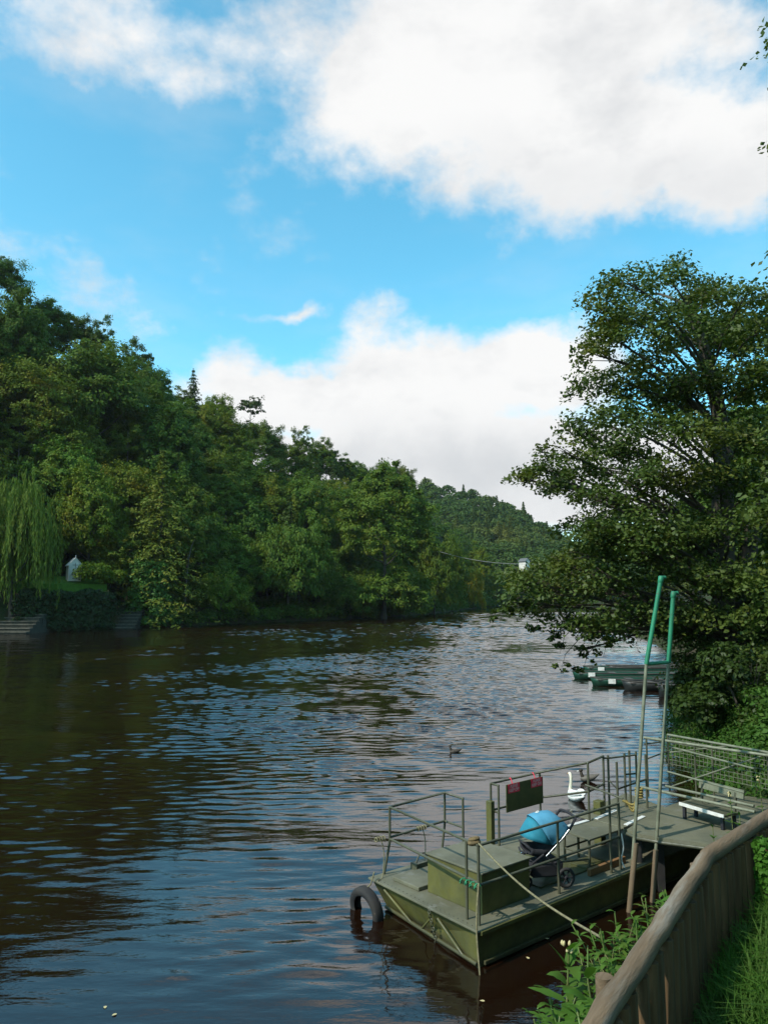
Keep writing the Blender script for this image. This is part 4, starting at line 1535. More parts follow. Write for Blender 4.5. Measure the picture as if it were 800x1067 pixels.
# ropes
p0, p1 = W_(.12, .08, ZT + .02), D(628, 978, 6.9)
pts = [p0.lerp(p1, q / 20) - Vector((0, 0, .10 * math.sin(math.pi * q / 20))) for q in range(21)]
tag(MB().tube(pts, .012, 6).build('mooring_rope', M['rope']), 'taut buff mooring rope from the bow post to the near bank', 'rope')
pts = [W_(.06, .03, .98), W_(-.02, -.01, .7), W_(-.07, -.05, .4), W_(-.10, -.12, .0), W_(-.12, -.16, -.3)]
tag(MB().tube(curve_pts(pts, 6), .013, 6).build('hanging_rope', M['rope']), 'frayed rope hanging from the bow post straight into the water', 'rope')
g = MB()
for j in range(26):
    w = j * .9
    g.tube([W_(.09 + .035 * math.cos(w) - .02, .04 + j * .012, .93 + .035 * math.sin(w)), W_(.09 + .04 * math.cos(w + 1.2) - .02, .055 + j * .012, .93 + .04 * math.sin(w + 1.2))], .008, 5)
tag(g.build('green_cord', M['green_rope']), 'bright green cord tied round the two bow posts', 'cord')
for (s_, zt, lab) in ((.16, ZM, 'pale thin rope wound round the port rail at the bow corner'), (1.0, ZM, 'thin rope wound round the port rail behind the engine box')):
    wr = MB()
    for j in range(4):
        c = W_(s_ + j * .05, bl[1] + .04, zt)
        wr.torus(c, UX, .03, .009, 10, 5)
    wr.tube(curve_pts([W_(s_ + .1, bl[1] + .03, zt - .03), W_(s_ + .12, bl[1] + .0, zt - .22), W_(s_ + .05, bl[1] - .05, ZD + .02), W_(s_ - .1, bl[1] - .12, ZD + .02)], 5), .008, 5)
    tag(wr.build('lashing_rope', M['rope']), lab, 'rope')
yr = MB()
c0, c1 = U(664, 826, 1.55), U(648, 834, 1.40)
for q in range(3):
    yr.tube(curve_pts([L0 for L0 in (c1 + Vector((q * .03, 0, .0)), c1.lerp(c0, .5) + Vector((.05, 0, -.12 - .05 * q)), c0 + Vector((0, 0, .03 * q)), c0 + Vector((.03, .05, .25)))], 5), .018, 6)
for q in range(4):
    yr.torus(c0 + Vector((.02, 0, -.06 + .04 * q)), (0, 0, 1), .05, .018, 14, 6)
tag(yr.build('yellow_rope', M['rope_yellow']), 'faded yellow rope knotted round the tall pole by the boarding platform', 'rope')
fr_ = W_(3.24, .05, ZM)
tag(MB().tube(curve_pts([fr_, fr_ + Vector((.02, -.02, -.2)), fr_ + Vector((-.01, 0, -.38)), fr_ + Vector((.03, -.01, -.5))], 5), .012, 6).build('hanging_rope', M['white']), 'short pale rope end dangling from the end of the starboard rail', 'rope')

# ------------------------------------------------------------------ pushchair on the deck
pc = thing('pushchair', 'pushchair with a bright blue hood standing on the ferry deck', 'pushchair', (2.25, 11.58, ZD + .022), math.atan2(-.26, -.97))
pc.scale = (.93, .93, .96)
# its own frame: +x forward, +y left, z up
for sy in (-1, 1):
    w = MB()
    w.torus((-.30, sy * .27, .145), (0, 1, 0), .122, .026, 28, 8)
    wo_ = w.build('wheel', M['black'], pc)
    w = MB()
    w.lathe([(.012, -.024), (.03, -.022), (.03, .022), (.012, .024)], (-.30, sy * .27, .145), (0, 1, 0), 14)
    for j in range(6):
        a = j * math.pi / 3
        w.tube([(-.30, sy * .27, .145), (-.30 + .11 * math.cos(a), sy * .27, .145 + .11 * math.sin(a))], .011, 6)
    w.build('rim', M['chrome'] if False else M['blackcloth'], wo_)
    w = MB()
    w.torus((.28, sy * .13, .085), (0, 1, 0), .062, .023, 22, 8)
    wo_ = w.build('wheel', M['black'], pc)
    w = MB()
    w.lathe([(0, -.028), (.045, -.025), (.045, .025), (0, .028)], (.28, sy * .13, .085), (0, 1, 0), 14)
    w.build('rim', M['chrome'], wo_)
    # frame of one side
    f = MB()
    f.tube([(.28, sy * .13, .12), (.20, sy * .17, .36), (.05, sy * .25, .50)], .016, 8)
    f.tube([(-.30, sy * .25, .15), (.00, sy * .26, .46)], .016, 8)
    f.build('frame', M['blackcloth'], pc)
    MB().tube([(.28, sy * .16, .085), (.27, sy * .16, .20), (.22, sy * .17, .32)], .014, 8).build('fork', M['chrome'], pc)
    f = MB()
    f.tube([(.02, sy * .26, .47), (-.26, sy * .26, .70), (-.40, sy * .26, .84)], .015, 8)
    f.build('handle_arm', M['chrome'], pc)
hb = MB()
hb.tube(curve_pts([(-.38, -.26, .82), (-.46, -.26, .93), (-.50, -.22, .98), (-.51, 0, .99), (-.50, .22, .98), (-.46, .26, .93), (-.38, .26, .82)], 6), .02, 8)
hb.build('handlebar', M['blackcloth'], pc)
# basket below, seat shell above
sb = MB()
sb.add([(-.28, -.2, .14), (.20, -.17, .14), (.20, .17, .14), (-.28, .2, .14), (-.30, -.22, .36), (.24, -.19, .32), (.24, .19, .32), (-.30, .22, .36)],
       [(3, 2, 1, 0), (4, 5, 6, 7), (0, 1, 5, 4), (1, 2, 6, 5), (2, 3, 7, 6), (3, 0, 4, 7)])
sb.build('basket', M['blackcloth'], pc, bevel=.03)
ss = MB()
prof = [(.23, .49), (.20, .47), (.14, .46), (.02, .45), (-.14, .52), (-.26, .66), (-.30, .78)]
vs, fs = [], []
for (x, z) in prof:
    for y, dz in ((-.19, .10), (-.17, .02), (0, 0), (.17, .02), (.19, .10)):
        vs.append((x, y, z + dz))
for i in range(len(prof) - 1):
    for j in range(4):
        fs.append((i * 5 + j, i * 5 + j + 1, (i + 1) * 5 + j + 1, (i + 1) * 5 + j))
ss.add(vs, fs, True)
so_ = ss.build('seat', M['blackcloth'], pc)
sm_ = so_.modifiers.new('thick', 'SOLIDIFY')
sm_.thickness = .03
MB().tube(curve_pts([(.22, -.2, .56), (.27, -.15, .60), (.28, 0, .61), (.27, .15, .60), (.22, .2, .56)], 5), .014, 8).build('bumper_bar', M['blackcloth'], pc)
ft_ = MB().tube([(.28, -.15, .50), (.33, 0, .50), (.28, .15, .50)], .014, 8)
ft_.build('foot_rest', M['blackcloth'], pc)
acc = MB()
acc.tube([(-.02, -.275, .40), (-.10, -.27, .52), (-.12, -.27, .60)], .02, 8)
acc.build('bottle_strap', surf('pink_strap', (.5, .22, .17), (.6, .5, .45), rough=.7, scale=30), pc)
MB().box((.12, -.20, .42), (.22, .02, .035), ry=.35).build('seat_trim', M['chrome'], pc)


def hood(name, mat, a0, a1, n, rad, wy, thick, parent):
    """fabric stretched over hoops fanning from a pivot; a: hoop angle from forward, up and back"""
    piv = Vector((-.08, 0, .62))
    vs, fs = [], []
    m_ = 14
    for i in range(n + 1):
        a = a0 + (a1 - a0) * i / n
        puffy = 1 - .055 * math.sin(math.pi * (i % 4) / 4)
        for j in range(m_ + 1):
            b = math.pi * j / m_
            # superellipse hoop, square-shouldered
            cy, sz = math.cos(b), math.sin(b)
            yy_ = math.copysign(abs(cy) ** .75, cy) * wy
            r_ = rad * (sz ** .55) * puffy if sz > 1e-6 else 0
            vs.append(piv + Vector((math.cos(a) * r_, yy_, math.sin(a) * r_)))
    for i in range(n):
        for j in range(m_):
            p = i * (m_ + 1) + j
            fs.append((p, p + 1, p + m_ + 2, p + m_ + 1))
    mb_ = MB().add(vs, fs, True)
    o_ = mb_.build(name, mat, parent)
    md = o_.modifiers.new('thick', 'SOLIDIFY')
    md.thickness = thick
    md.offset = -1
    return o_


cn = hood('canopy', M['blue'], R(58), R(155), 8, .425, .265, .008, pc)
hood('sun_visor', M['teal'], R(14), R(58), 4, .40, .255, .008, pc)
em = MB()
em.torus((-.02, 0, 0), (0, 0, 1), .022, .006, 18, 6)
em.tube([(-.02, -.012, 0), (.02, -.006, 0)], .006, 6)
eo = em.build('emblem', M['white'], cn)
eo.location = (-.08 + .412 * math.cos(R(76)), -.05, .62 + .412 * math.sin(R(76)))
eo.rotation_euler = (0, R(18), 0)

# ------------------------------------------------------------------ gangway, its rails, the bench and the tall poles
gw = thing('gangway', 'grey gangway with pipe rails and wire mesh leading to the bank', 'gangway', W_(3.75, .30, 0))
GO = Vector(gw.location)


def g_(p):
    return Vector(p) - GO


near = [U(653, 864, .93), U(664, 868.6, .93), U(688, 873, .93), U(720, 877, .93), U(770, 884, .95)]
far_ = [U(672, 851.5, .93), U(700, 838, .93), U(745, 826, .93), U(800, 832, .95), U(840, 850, .97)]
MB().prism([tuple(g_(p)) for p in near + far_[::-1]], .05, 0).build('walkway', M['deck'], gw)
gb = MB()
gb.tube([g_(p) - Vector((0, 0, .07)) for p in near], .03, 6)
gb.build('edge_beam', M['pipe'], gw)
for px in (661, 684):
    p = U(px, 871, .88)
    MB().box(g_((p.x + .08, p.y + .14, .35)), (.11, .11, 1.1)).build('leg', M['black'], gw)
MB().box(g_((U(675, 876, .5).x + .1, U(675, 876, .5).y + .5, .45)), (.5, .5, .55), ANG).build('float_tank', M['galv'], gw, bevel=.02)
ZR, ZL = 1.98, 1.42
A = [U(670.5, 768.5, ZR), U(805, 788, ZR)]
Bt = [U(695, 765.5, ZR), U(805, 785, ZR)]
A2 = [U(667, 820, ZL), U(722, 832, ZL), U(786, 846, ZL)]
B2_ = [U(693, 819, ZL), U(785, 840, ZL)]


def bar(name, ptss, r, mat='galv'):
    m_ = MB()
    for q in ptss:
        m_.tube([g_(p) for p in q], r, 8)
    return m_.build(name, M[mat], gw)


bar('handrail', [A], .026)
bar('handrail', [Bt], .022)
bar('lower_rail', [A2], .024)
bar('lower_rail', [B2_], .022)
bar('mid_rail', [[U(697, 778, 1.86), U(785, 801, 1.84)]], .016)
bar('mid_rail', [[U(695, 804, 1.62), U(775, 826, 1.60)]], .016)
def lp(seq, f):
    return seq[0].lerp(seq[-1], f)


bar('cross_brace', [[lp(Bt, .02) - Vector((0, 0, .32)), lp(Bt, .62) + Vector((0, 0, .0))], [lp(B2_, .08) + Vector((0, 0, .02)), lp(Bt, .98)]], .013)
for q in (0, .45, .95):
    bar('rail_post', [[lp(Bt, q) + Vector((0, 0, .0)), lp(Bt, q) - Vector((0, 0, 1.05))]], .018, 'pipe')
for q in (.02, .42):
    bar('rail_post', [[lp(A, q), lp(A, q) - Vector((0, 0, 1.05))]], .018, 'pipe')
ms = MB()
for q in range(26):
    f = q / 25
    ms.tube([g_(lp(Bt, f) - Vector((0, 0, .04))), g_(lp(Bt, f) - Vector((0, 0, .62)))], .0045, 4)
for q in range(8):
    dz = Vector((0, 0, .06 + q * .078))
    ms.tube([g_(lp(Bt, 0) - dz), g_(lp(Bt, 1) - dz)], .0045, 4)
ms.build('wire_mesh', M['galv'], gw)
bar('gate_frame', [[lp(A, .0) - Vector((0, 0, .12)), lp(Bt, 0) - Vector((0, 0, .12))], [lp(A, 0) - Vector((0, 0, .4)), lp(Bt, 0) - Vector((0, 0, .3))]], .014, 'pipe')

bl_, br_ = U(708, 836, 1.18), U(754, 849.5, 1.18)
bd = (br_ - bl_)
bl_len = bd.length
bench = thing('bench', 'low dark bench with a white front edge on the gangway landing', 'bench', (bl_.x, bl_.y, .93), math.atan2(bd.y, bd.x))
MB().box((bl_len / 2, .17, .23), (bl_len, .34, .035)).build('seat', M['pipe'], bench, bevel=.005)
MB().box((bl_len / 2, -.012, .232), (bl_len + .01, .02, .05)).build('white_edge', M['white'], bench)
for x in (.06, bl_len - .06):
    for y in (.03, .30):
        MB().box((x, y, .105), (.05, .04, .21)).build('leg', M['blackcloth'], bench)
bb = MB().box((bl_len / 2 + .05, .42, .52), (bl_len, .03, .14), rx=-.15)
bb.build('backrest', M['galv'], bench, bevel=.005)
for x in (.12, bl_len - .1):
    MB().box((x, .385, .31), (.035, .035, .44), rx=-.15).build('back_support', M['pipe'], bench)

pf = thing('pole_frame', 'two tall leaning poles with bright green upper lengths joined by a bar', 'pole', (3.66, 11.85, 0))
PO = Vector(pf.location)
pole = []
for (bx, by, tx, ty_, mx, my, Yb, Yt, wy) in ((655, 952, 688, 604, 673, 692, 11.80, 12.05, 882), (679.5, 938, 701, 620, 696, 690, 12.15, 12.35, 888)):
    b0, t0 = D(bx, by, Yb), D(tx, ty_, Yt)
    m0 = b0.lerp(t0, (by - my) / (by - ty_))
    w0 = b0.lerp(t0, (by - wy) / (by - ty_) + (.0))
    j0 = D(mx, my, Yb + (Yt - Yb) * .75)
    pole.append(j0)
    MB().tube([b0 - (t0 - b0).normalized() * 1.2 - PO, w0 - PO], .043, 8).build('wooden_stake', M['stake'], pf)
    kx = D((bx * .25 + mx * .75) if False else (bx + (mx - bx) * (by - wy) / (by - my)), wy, Yb + .05)
    MB().tube([b0.lerp(kx, .8) - PO, kx - PO, j0 - PO], .027, 8).build('lower_tube', M['galv'], pf)
    MB().tube([j0 - PO, t0 - PO], .034, 10).build('green_tube', M['greenpaint'], pf)
    e = t0 - PO
    MB().lathe([(.035, -.05), (.042, -.04), (.042, .05), (.024, .06), (0, .062)], e, (.2, 0, 1), 12).tube([e + Vector((.0, 0, .03)), e + Vector((.08, .02, .035))], .028, 8).build('elbow', M['greenpaint'], pf)
MB().tube([pole[0] - PO, pole[1] - PO], .028, 8).build('crossbar', M['greenpaint'], pf)

# ------------------------------------------------------------------ moored rowing boats beyond the alder
def rowboat(label, bowpx, bowpy, heading, Lb, Wb, hb_, mat, plate=True, cover=True):
    bp_ = U(bowpx, bowpy, 0)
    t = thing('rowing_boat', label, 'boat', bp_, heading, 'boats moored beyond the alder')
    st = [(-.05, .05, 1.12), (.25, .40, 1.06), (.8, .72, 1.0), (Lb * .35, .95, .95), (Lb * .6, 1.0, .94), (Lb * .85, .88, .97), (Lb, .70, 1.02)]
    vs, fs = [], []
    for (x, w, s_) in st:
        w *= Wb / 2
        for (fy, fz) in ((-1, 1), (-.98, .55), (-.8, 0), (-.5, -.35), (.5, -.35), (.8, 0), (.98, .55), (1, 1)):
            vs.append((x + (.12 * (1 - fz) if x < .1 else 0), fy * w, hb_ * (fz * s_ if fz > 0 else fz * .4)))
    for i in range(len(st) - 1):
        for j in range(7):
            fs.append((i * 8 + j, i * 8 + j + 1, (i + 1) * 8 + j + 1, (i + 1) * 8 + j))
    fs.append(tuple(range(7, -1, -1)))
    fs.append(tuple((len(st) - 1) * 8 + j for j in range(8)))
    mb_ = MB().add(vs, fs, True)
    o_ = mb_.build('hull', M[mat], t)
    md = o_.modifiers.new('thick', 'SOLIDIFY')
    md.thickness = .04
    g_w = MB()
    for sgn_ in (0, 7):
        g_w.tube([Vector(vs[i * 8 + sgn_]) + Vector((0, 0, .01)) for i in range(len(st))], .03, 6)
    g_w.build('gunwale', M['boatwood'], t)
    if cover:
        for x in (.55, Lb * .33, Lb * .58, Lb * .82):
            MB().box((x, 0, hb_ * .86), (.36 if x > .6 else .6, Wb * (.55 if x < 1 else .86), .035)).build('thwart', M['boatwood'], t)
    if plate:
        MB().box((.9, Wb * .36 + .06, hb_ * .72), (.36, .02, .24), rz=.16).build('number_plate', M['white'], t)
        MB().box((.9, -Wb * .36 - .06, hb_ * .72), (.36, .02, .24), rz=-.16).build('number_plate', M['white'], t)
    return t


rowboat('green rowing boat with its bow furthest out from the near bank', 597, 707, -.06, 6.6, 1.4, .36, 'boatgreen')
rowboat('dark green rowing boat, second in the row towards us', 616, 714, -.02, 6.0, 1.4, .36, 'boatgreen')
rowboat('black square ended punt nearest us in the row of boats', 649, 719, .05, 4.2, 1.5, .42, 'boatblack', plate=False)
rowboat('dark rowing boat at the back of the row with pale plate', 608, 701, -.04, 6.5, 1.3, .36, 'boatgreen')
rowboat('slim black boat pointing towards us at the right end of the row', 690, 727, .9, 4.5, 1.3, .5, 'boatblack', plate=False)
rowboat('grey topped rowing boat furthest back in the row', 632, 700, -.03, 6, 1.3, .36, 'boatblack', plate=False)

# ------------------------------------------------------------------ birds
def skin_body(name, pts, mat, parent, seg=14):
    """one smooth body along a spine of (x, y, z, half width, half height) rings"""
    vs, fs = [], []
    for (x, y, z, a, b) in pts:
        for j in range(seg):
            w = 2 * math.pi * j / seg
            vs.append((x, y + a * math.cos(w), z + b * math.sin(w)))
    n = len(pts)
    for i in range(n - 1):
        for j in range(seg):
            j2 = (j + 1) % seg
            fs.append((i * seg + j, i * seg + j2, (i + 1) * seg + j2, (i + 1) * seg + j))
    fs.append(tuple(range(seg - 1, -1, -1)))
    fs.append(tuple((n - 1) * seg + j for j in range(seg)))
    return MB().add(vs, fs, True).build(name, mat, parent, subsurf=1)


sp = U(600, 834, 0)
swan_scale = .74
swan = thing('swan', 'white swan with upright neck swimming behind the port rail', 'swan', (sp.x, sp.y, 0), R(101))
swan.scale = (swan_scale,) * 3
skin_body('body', [(-.52, 0, .22, .02, .015), (-.42, 0, .20, .10, .06), (-.25, 0, .14, .19, .13), (-.02, 0, .12, .23, .18), (.2, 0, .11, .20, .17), (.36, 0, .10, .12, .12), (.44, 0, .10, .04, .05)], M['feather_white'], swan)
for s_ in (-1, 1):
    skin_body('wing', [(-.50, s_ * .06, .30, .02, .02), (-.36, s_ * .12, .28, .06, .06), (-.12, s_ * .17, .24, .08, .13), (.10, s_ * .17, .21, .06, .12), (.26, s_ * .14, .18, .02, .05)], M['feather_white'], swan)
nk = curve_pts([(.34, 0, .12), (.40, 0, .24), (.36, 0, .42), (.34, 0, .58), (.37, 0, .68), (.43, 0, .71)], 6)
MB().tube(nk, [.075 - .03 * min(1, j / 12) for j in range(len(nk))], 10).build('neck', M['neck_cream'], swan)
skin_body('head', [(.38, 0, .705, .02, .02), (.42, 0, .715, .042, .042), (.47, 0, .705, .036, .036), (.52, 0, .69, .02, .02)], M['neck_cream'], swan)
skin_body('beak', [(.51, 0, .692, .02, .02), (.58, 0, .672, .018, .012), (.61, 0, .662, .008, .005)], M['beak'], swan)


def duck(label, px, py, rz, sc, body, head, beak):
    p = U(px, py, 0)
    d = thing('duck', label, 'duck', (p.x, p.y, 0), rz)
    d.scale = (sc, sc, sc)
    skin_body('body', [(-.26, 0, .15, .01, .008), (-.20, 0, .12, .05, .03), (-.08, 0, .07, .095, .075), (.06, 0, .06, .10, .085), (.16, 0, .06, .06, .06), (.20, 0, .06, .02, .02)], body, d)
    nk_ = curve_pts([(.13, 0, .09), (.17, 0, .16), (.18, 0, .22)], 5)
    MB().tube(nk_, [.042 - .0012 * j for j in range(len(nk_))], 9).build('neck', head, d)
    skin_body('head', [(.13, 0, .245, .015, .015), (.17, 0, .25, .036, .036), (.21, 0, .245, .03, .03), (.235, 0, .24, .012, .012)], head, d)
    skin_body('beak', [(.225, 0, .24, .014, .01), (.27, 0, .232, .017, .006), (.285, 0, .23, .008, .003)], beak, d)
    return d


duck('small dark duck swimming alone in the middle of the river', 474, 785, R(195), .85, M['feather_brown'], M['feather_brown'], M['feather_brown'])
duck('grey brown duck swimming just right of the swan', 613, 814, R(190), 1.1, M['feather_grey'], M['feather_brown'], M['feather_white'])

# ------------------------------------------------------------------ log-topped palisade fence
k1, k2, k3 = U(622, 1067, 3.15), U(737, 892, 3.17), U(800, 851, 3.16)
top = [k1 - (k2 - k1) * 1.9, k1 - (k2 - k1) * .9, k1, k1.lerp(k2, .5), k2, k3]
d_ = (top[-1] - top[-2]).normalized()
top += [top[-1] + d_ * 2.2 - Vector((0, 0, .05))]
fence = thing('log_fence', 'brown palisade fence with a weathered round log along its top', 'fence', (top[2].x, top[2].y, 2.0))
FO = Vector(fence.location)
M['log'] = surf('weathered_log', (.20, .135, .078), (.105, .07, .04), rough=.85, scale=2.2, stretch=(.5, 4, 4), turn=-R(57), bump=.012, bscale=14, spots=((.27, .245, .20), 2.6, .50, .80))
M['pale'] = surf('dark_paling', (.155, .088, .038), (.075, .044, .02), rough=.85, scale=3, stretch=(6, 6, .5), bump=.006, bscale=30, spots=((.12, .095, .06), 2.2, .60, .75))
for (a, b) in ((top[0], top[4]), (top[4], top[6])):
    seg_ = [p for p in top if (a.y - 1e-6) <= p.y <= (b.y + 1e-6)]
    c = [(seg_[i].lerp(seg_[i + 1], j / 9) - FO + Vector((rnd.uniform(-.004, .004), rnd.uniform(-.004, .004), rnd.uniform(-.004, .004)))) for i in range(len(seg_) - 1) for j in range(9)] + [seg_[-1] - FO]
    rr = [.042 + .002 * math.sin(j * 1.7) for j in range(len(c))]
    mb_ = MB().tube(c, rr, 14)
    mb_.build('log_rail', M['log'], fence)
rd = random.Random(31)
path = []
for i in range(len(top) - 1):
    n_ = max(2, int((top[i + 1] - top[i]).length / .112))
    for j in range(n_):
        path.append((top[i].lerp(top[i + 1], j / n_), (top[i + 1] - top[i])))
for (p, dd) in path[:100]:
    nrm = Vector((dd.y, -dd.x, 0)).normalized()
    q = p + nrm * .016
    gz = drop(q.x, q.y, default=2.0)
    h_ = p.z - .036 - gz + .25
    w_ = rd.uniform(.030, .041)
    th = rd.uniform(-.02, .02)
    base = Vector((q.x, q.y, gz - .25)) - FO
    m_ = MB().tube([base, base + Vector((th * .3, th * .3, h_ * .5)), base + Vector((th, th, h_))], [w_, w_ * rd.uniform(.95, 1.05), w_ * .95], 7)
    m_.build('paling', M['pale'], fence)
for px, py, Y in ((652, 1012, 0), (742, 896, 0)):
    p = U(px, py, 3.1)
    nrm = Vector((-.85, .53, 0))
    q = p + nrm * .09
    gz = drop(q.x, q.y, default=1.5)
    MB().tube([Vector((q.x, q.y, gz - .4)) - FO, Vector((q.x, q.y, 3.06)) - FO], .036, 8).build('post', M['log'], fence)
p = U(648, 1046, 2.98) - FO
MB().box(p + Vector((.05, -.02, -.05)), (.05, .07, .2), .6).build('bracket', M['stake'], fence)

# old post at the right edge by the bush
p = D(800, 745, 15)
MB_p = MB().tube([Vector((0, 0, -.5)), Vector((.02, 0, 3.0))], .10, 9)
t = MB_p.build('timber_post', M['stake'])
t.location = (p.x + .16, p.y, drop(p.x, p.y) - .1)
tag(t, 'bare brown timber post behind the bright bush at the right edge', 'post')

# unseen trees added beside and behind the camera to shade ferry side and fence
for q, (x, y, key, sc, lab) in enumerate(((9.5, 1.0, 'round_a', .95, 'unseen leafy shade tree on the bank to the right of the log fence'), (13.0, 8.0, 'lobed', .9, 'unseen broad shade tree on the bank to the right of the gangway'),
                                          (8.0, -7.0, 'oval', 1.0, 'unseen tall shade tree on the bank behind the log fence'), (1.5, -13.0, 'round_b', .9, 'unseen spreading shade tree on the bank furthest behind the log fence'))):
    tree('bank_tree', lab, key, gp(x, y, -.3), sc, q * 1.7, (.9, .98, .85))

# ------------------------------------------------------------------ grass bank and riverside weeds
rg = np.random.default_rng(501)


def blades(P, h, w, lean, rng):
    """bent grass blades: two quads each, rooted at P"""
    n = len(P)
    a = rng.uniform(0, 2 * math.pi, n)
    d = np.stack([np.cos(a), np.sin(a), np.zeros(n)], 1)
    s = np.stack([-np.sin(a), np.cos(a), np.zeros(n)], 1)
    hh = (h * rng.uniform(.55, 1.35, n))[:, None]
    ww = (w * rng.uniform(.7, 1.3, n))[:, None]
    ln = (lean * rng.uniform(.2, 1.6, n))[:, None] * hh
    up = np.array([0, 0, 1.0])
    m1 = P + up * hh * .55 + d * ln * .35
    tp = P + up * hh * (.95 - .35 * (ln / hh) ** 2) + d * ln
    V = np.empty((n, 6, 3))
    V[:, 0] = P - s * ww
    V[:, 1] = P + s * ww
    V[:, 2] = m1 + s * ww * .8
    V[:, 3] = m1 - s * ww * .8
    V[:, 4] = tp + s * ww * .1
    V[:, 5] = tp - s * ww * .1
    me = bpy.data.meshes.new('grass')
    me.vertices.add(n * 6)
    me.vertices.foreach_set('co', V.astype(np.float32).ravel())
    idx = np.array([0, 1, 2, 3, 3, 2, 4, 5])
    li = (np.arange(n)[:, None] * 6 + idx[None, :]).ravel().astype(np.int32)
    me.loops.add(n * 8)
    me.loops.foreach_set('vertex_index', li)
    me.polygons.add(n * 2)
    me.polygons.foreach_set('loop_start', np.arange(0, n * 8, 4, dtype=np.int32))
    me.polygons.foreach_set('loop_total', np.full(n * 2, 4, dtype=np.int32))
    me.update()
    return me


fl = [(p.x, p.y) for p in top]


def fence_x(y):
    for (x0, y0), (x1, y1) in zip(fl, fl[1:]):
        if y0 <= y <= y1:
            return x0 + (x1 - x0) * (y - y0) / (y1 - y0)
    return fl[-1][0] + (y - fl[-1][1]) * .9


P = []
while len(P) < 36000:
    y = rg.uniform(1.6, 9.5)
    x = fence_x(y) + .07 + abs(rg.normal(0, 1.6)) * (.6 + .12 * y)
    if x > .62 * y + 1.2:
        continue
    P.append((x, y, drop(x, y, default=2.1) - .03))
P = np.array(P)
clump = np.array([math.sin(p[0] * 3.1 + 1.3 * math.sin(p[1] * 2.3)) for p in P])
o = link('grass', blades(P, .25 + .07 * clump, .0045, .75, rg), FOL['grass'])
tag(o, 'long bright green grass on the bank beside the fence', 'grass', kind='stuff')
# low cover on the river side of the fence and by the gangway
V = []
for q in range(420):
    f = rg.uniform(0, 1)
    y = rg.uniform(2.6, 11.5)
    x = (fence_x(y) if y < 6.5 else 3.6 + (y - 6.5) * .85) - rg.uniform(.15, 1.5)
    z = drop(x, y, default=-1)
    if z < .1:
        continue
    V.append(puff(np.array([x, y, z + .05]), rg.uniform(.14, .3), 60, .028, rg, .8))
for q in range(900):
    y = 8.5 + 22 * rg.random() ** 1.5
    x = np.interp(y, [8.5, 10, 12, 14.5, 18, 23, 32], [5.3, 5.9, 6.5, 7.0, 8.0, 9.0, 12.2]) + rg.uniform(-.6, 2.4)
    if 10.3 < y < 13.8 and x < 6.5:
        continue
    V.append(puff(np.array([x, y, drop(x, y) + .15]), rg.uniform(.25, .5), 70, .045, rg, .9))
o = link('undergrowth', np_mesh('undergrowth', np.concatenate(V), 4, FOL['weed']))
o.color = (.7, .75, .7, 1)
tag(o, 'low weeds covering the steep bank on the river side of the fence', 'undergrowth', kind='stuff')


def leaf(mb_, base, dirv_, L, w, up=Vector((0, 0, 1)), droop=.35, fold=.12, teeth=0):
    """one lance-shaped leaf with a folded midrib, bending down to its tip"""
    dv = Vector(dirv_).normalized()
    side = dv.cross(up)
    if side.length < 1e-3:
        side = Vector((1, 0, 0))
    side.normalize()
    nn = side.cross(dv).normalized()
    n = 7
    vs, fs = [], []
    for i in range(n):
        t = i / (n - 1)
        c = Vector(base) + dv * L * t - Vector((0, 0, 1)) * droop * L * t * t
        ww = w * (math.sin(math.pi * (t ** .75)) ** .9 + .03) * (1 + (teeth * (.15 if i % 2 else -.1)))
        vs += [c - side * ww + nn * ww * fold, c, c + side * ww + nn * ww * fold]
    for i in range(n - 1):
        fs += [(i * 3, i * 3 + 1, i * 3 + 4, i * 3 + 3), (i * 3 + 1, i * 3 + 2, i * 3 + 5, i * 3 + 4)]
    mb_.add(vs, fs, True)


M['stem'] = surf('green_stem', (.10, .17, .04), (.13, .12, .045), rough=.6)


def balsam(label, root, tipp, nl, L, w, seed, flowers=0, color=(1, 1, 1), top_only=False):
    rd_ = random.Random(seed)
    t = thing('balsam_plant', label, 'plant', root)
    rt, tp = Vector((0, 0, 0)), Vector(tipp) - Vector(root)
    mid = tp * .5 + Vector((rd_.uniform(-.06, .06), rd_.uniform(-.06, .06), .03))
    c = curve_pts([rt, mid, tp], 8)
    MB().tube(c, [.011 - .0004 * j for j in range(len(c))], 6).build('stem', M['stem'], t)
    m_ = MB()
    for i in range(nl):
        f = (.75 if top_only else .3) + (.25 if top_only else .7) * (i / max(1, nl - 1)) ** .8
        p = c[min(len(c) - 1, int(f * (len(c) - 1)))]
        a = i * 2.2 + rd_.uniform(-.3, .3)
        el = rd_.uniform(.15, .65) if f < .92 else rd_.uniform(.5, 1.1)
        LL = L * rd_.uniform(.7, 1.15) * (1 if f < .9 else .8)
        leaf(m_, p, (math.cos(a) * math.cos(el), math.sin(a) * math.cos(el), math.sin(el)), LL, w * rd_.uniform(.8, 1.15), droop=rd_.uniform(.15, .6), teeth=1)
    o_ = m_.build('leaves', FOL['weed'], t)
    o_.color = (*color, 1)
    if flowers:
        for i in range(flowers):
            fm = MB()
            p = tp + Vector((rd_.uniform(-.03, .02), rd_.uniform(-.025, .025), rd_.uniform(-.02, .04)))
            fm.lathe([(0, -.014), (.006, -.009), (.008, .0), (.005, .009), (0, .014)], p, (rd_.uniform(-.4, .4), rd_.uniform(-.4, .4), 1), 8)
            fm.build('bud', FOL['wheat'], t)
    return t


def root_at(p, off=(0.0, 0.0)):
    x, y = p[0] + off[0], p[1] + off[1]
    return Vector((x, y, drop(x, y, default=1.2) - .05))


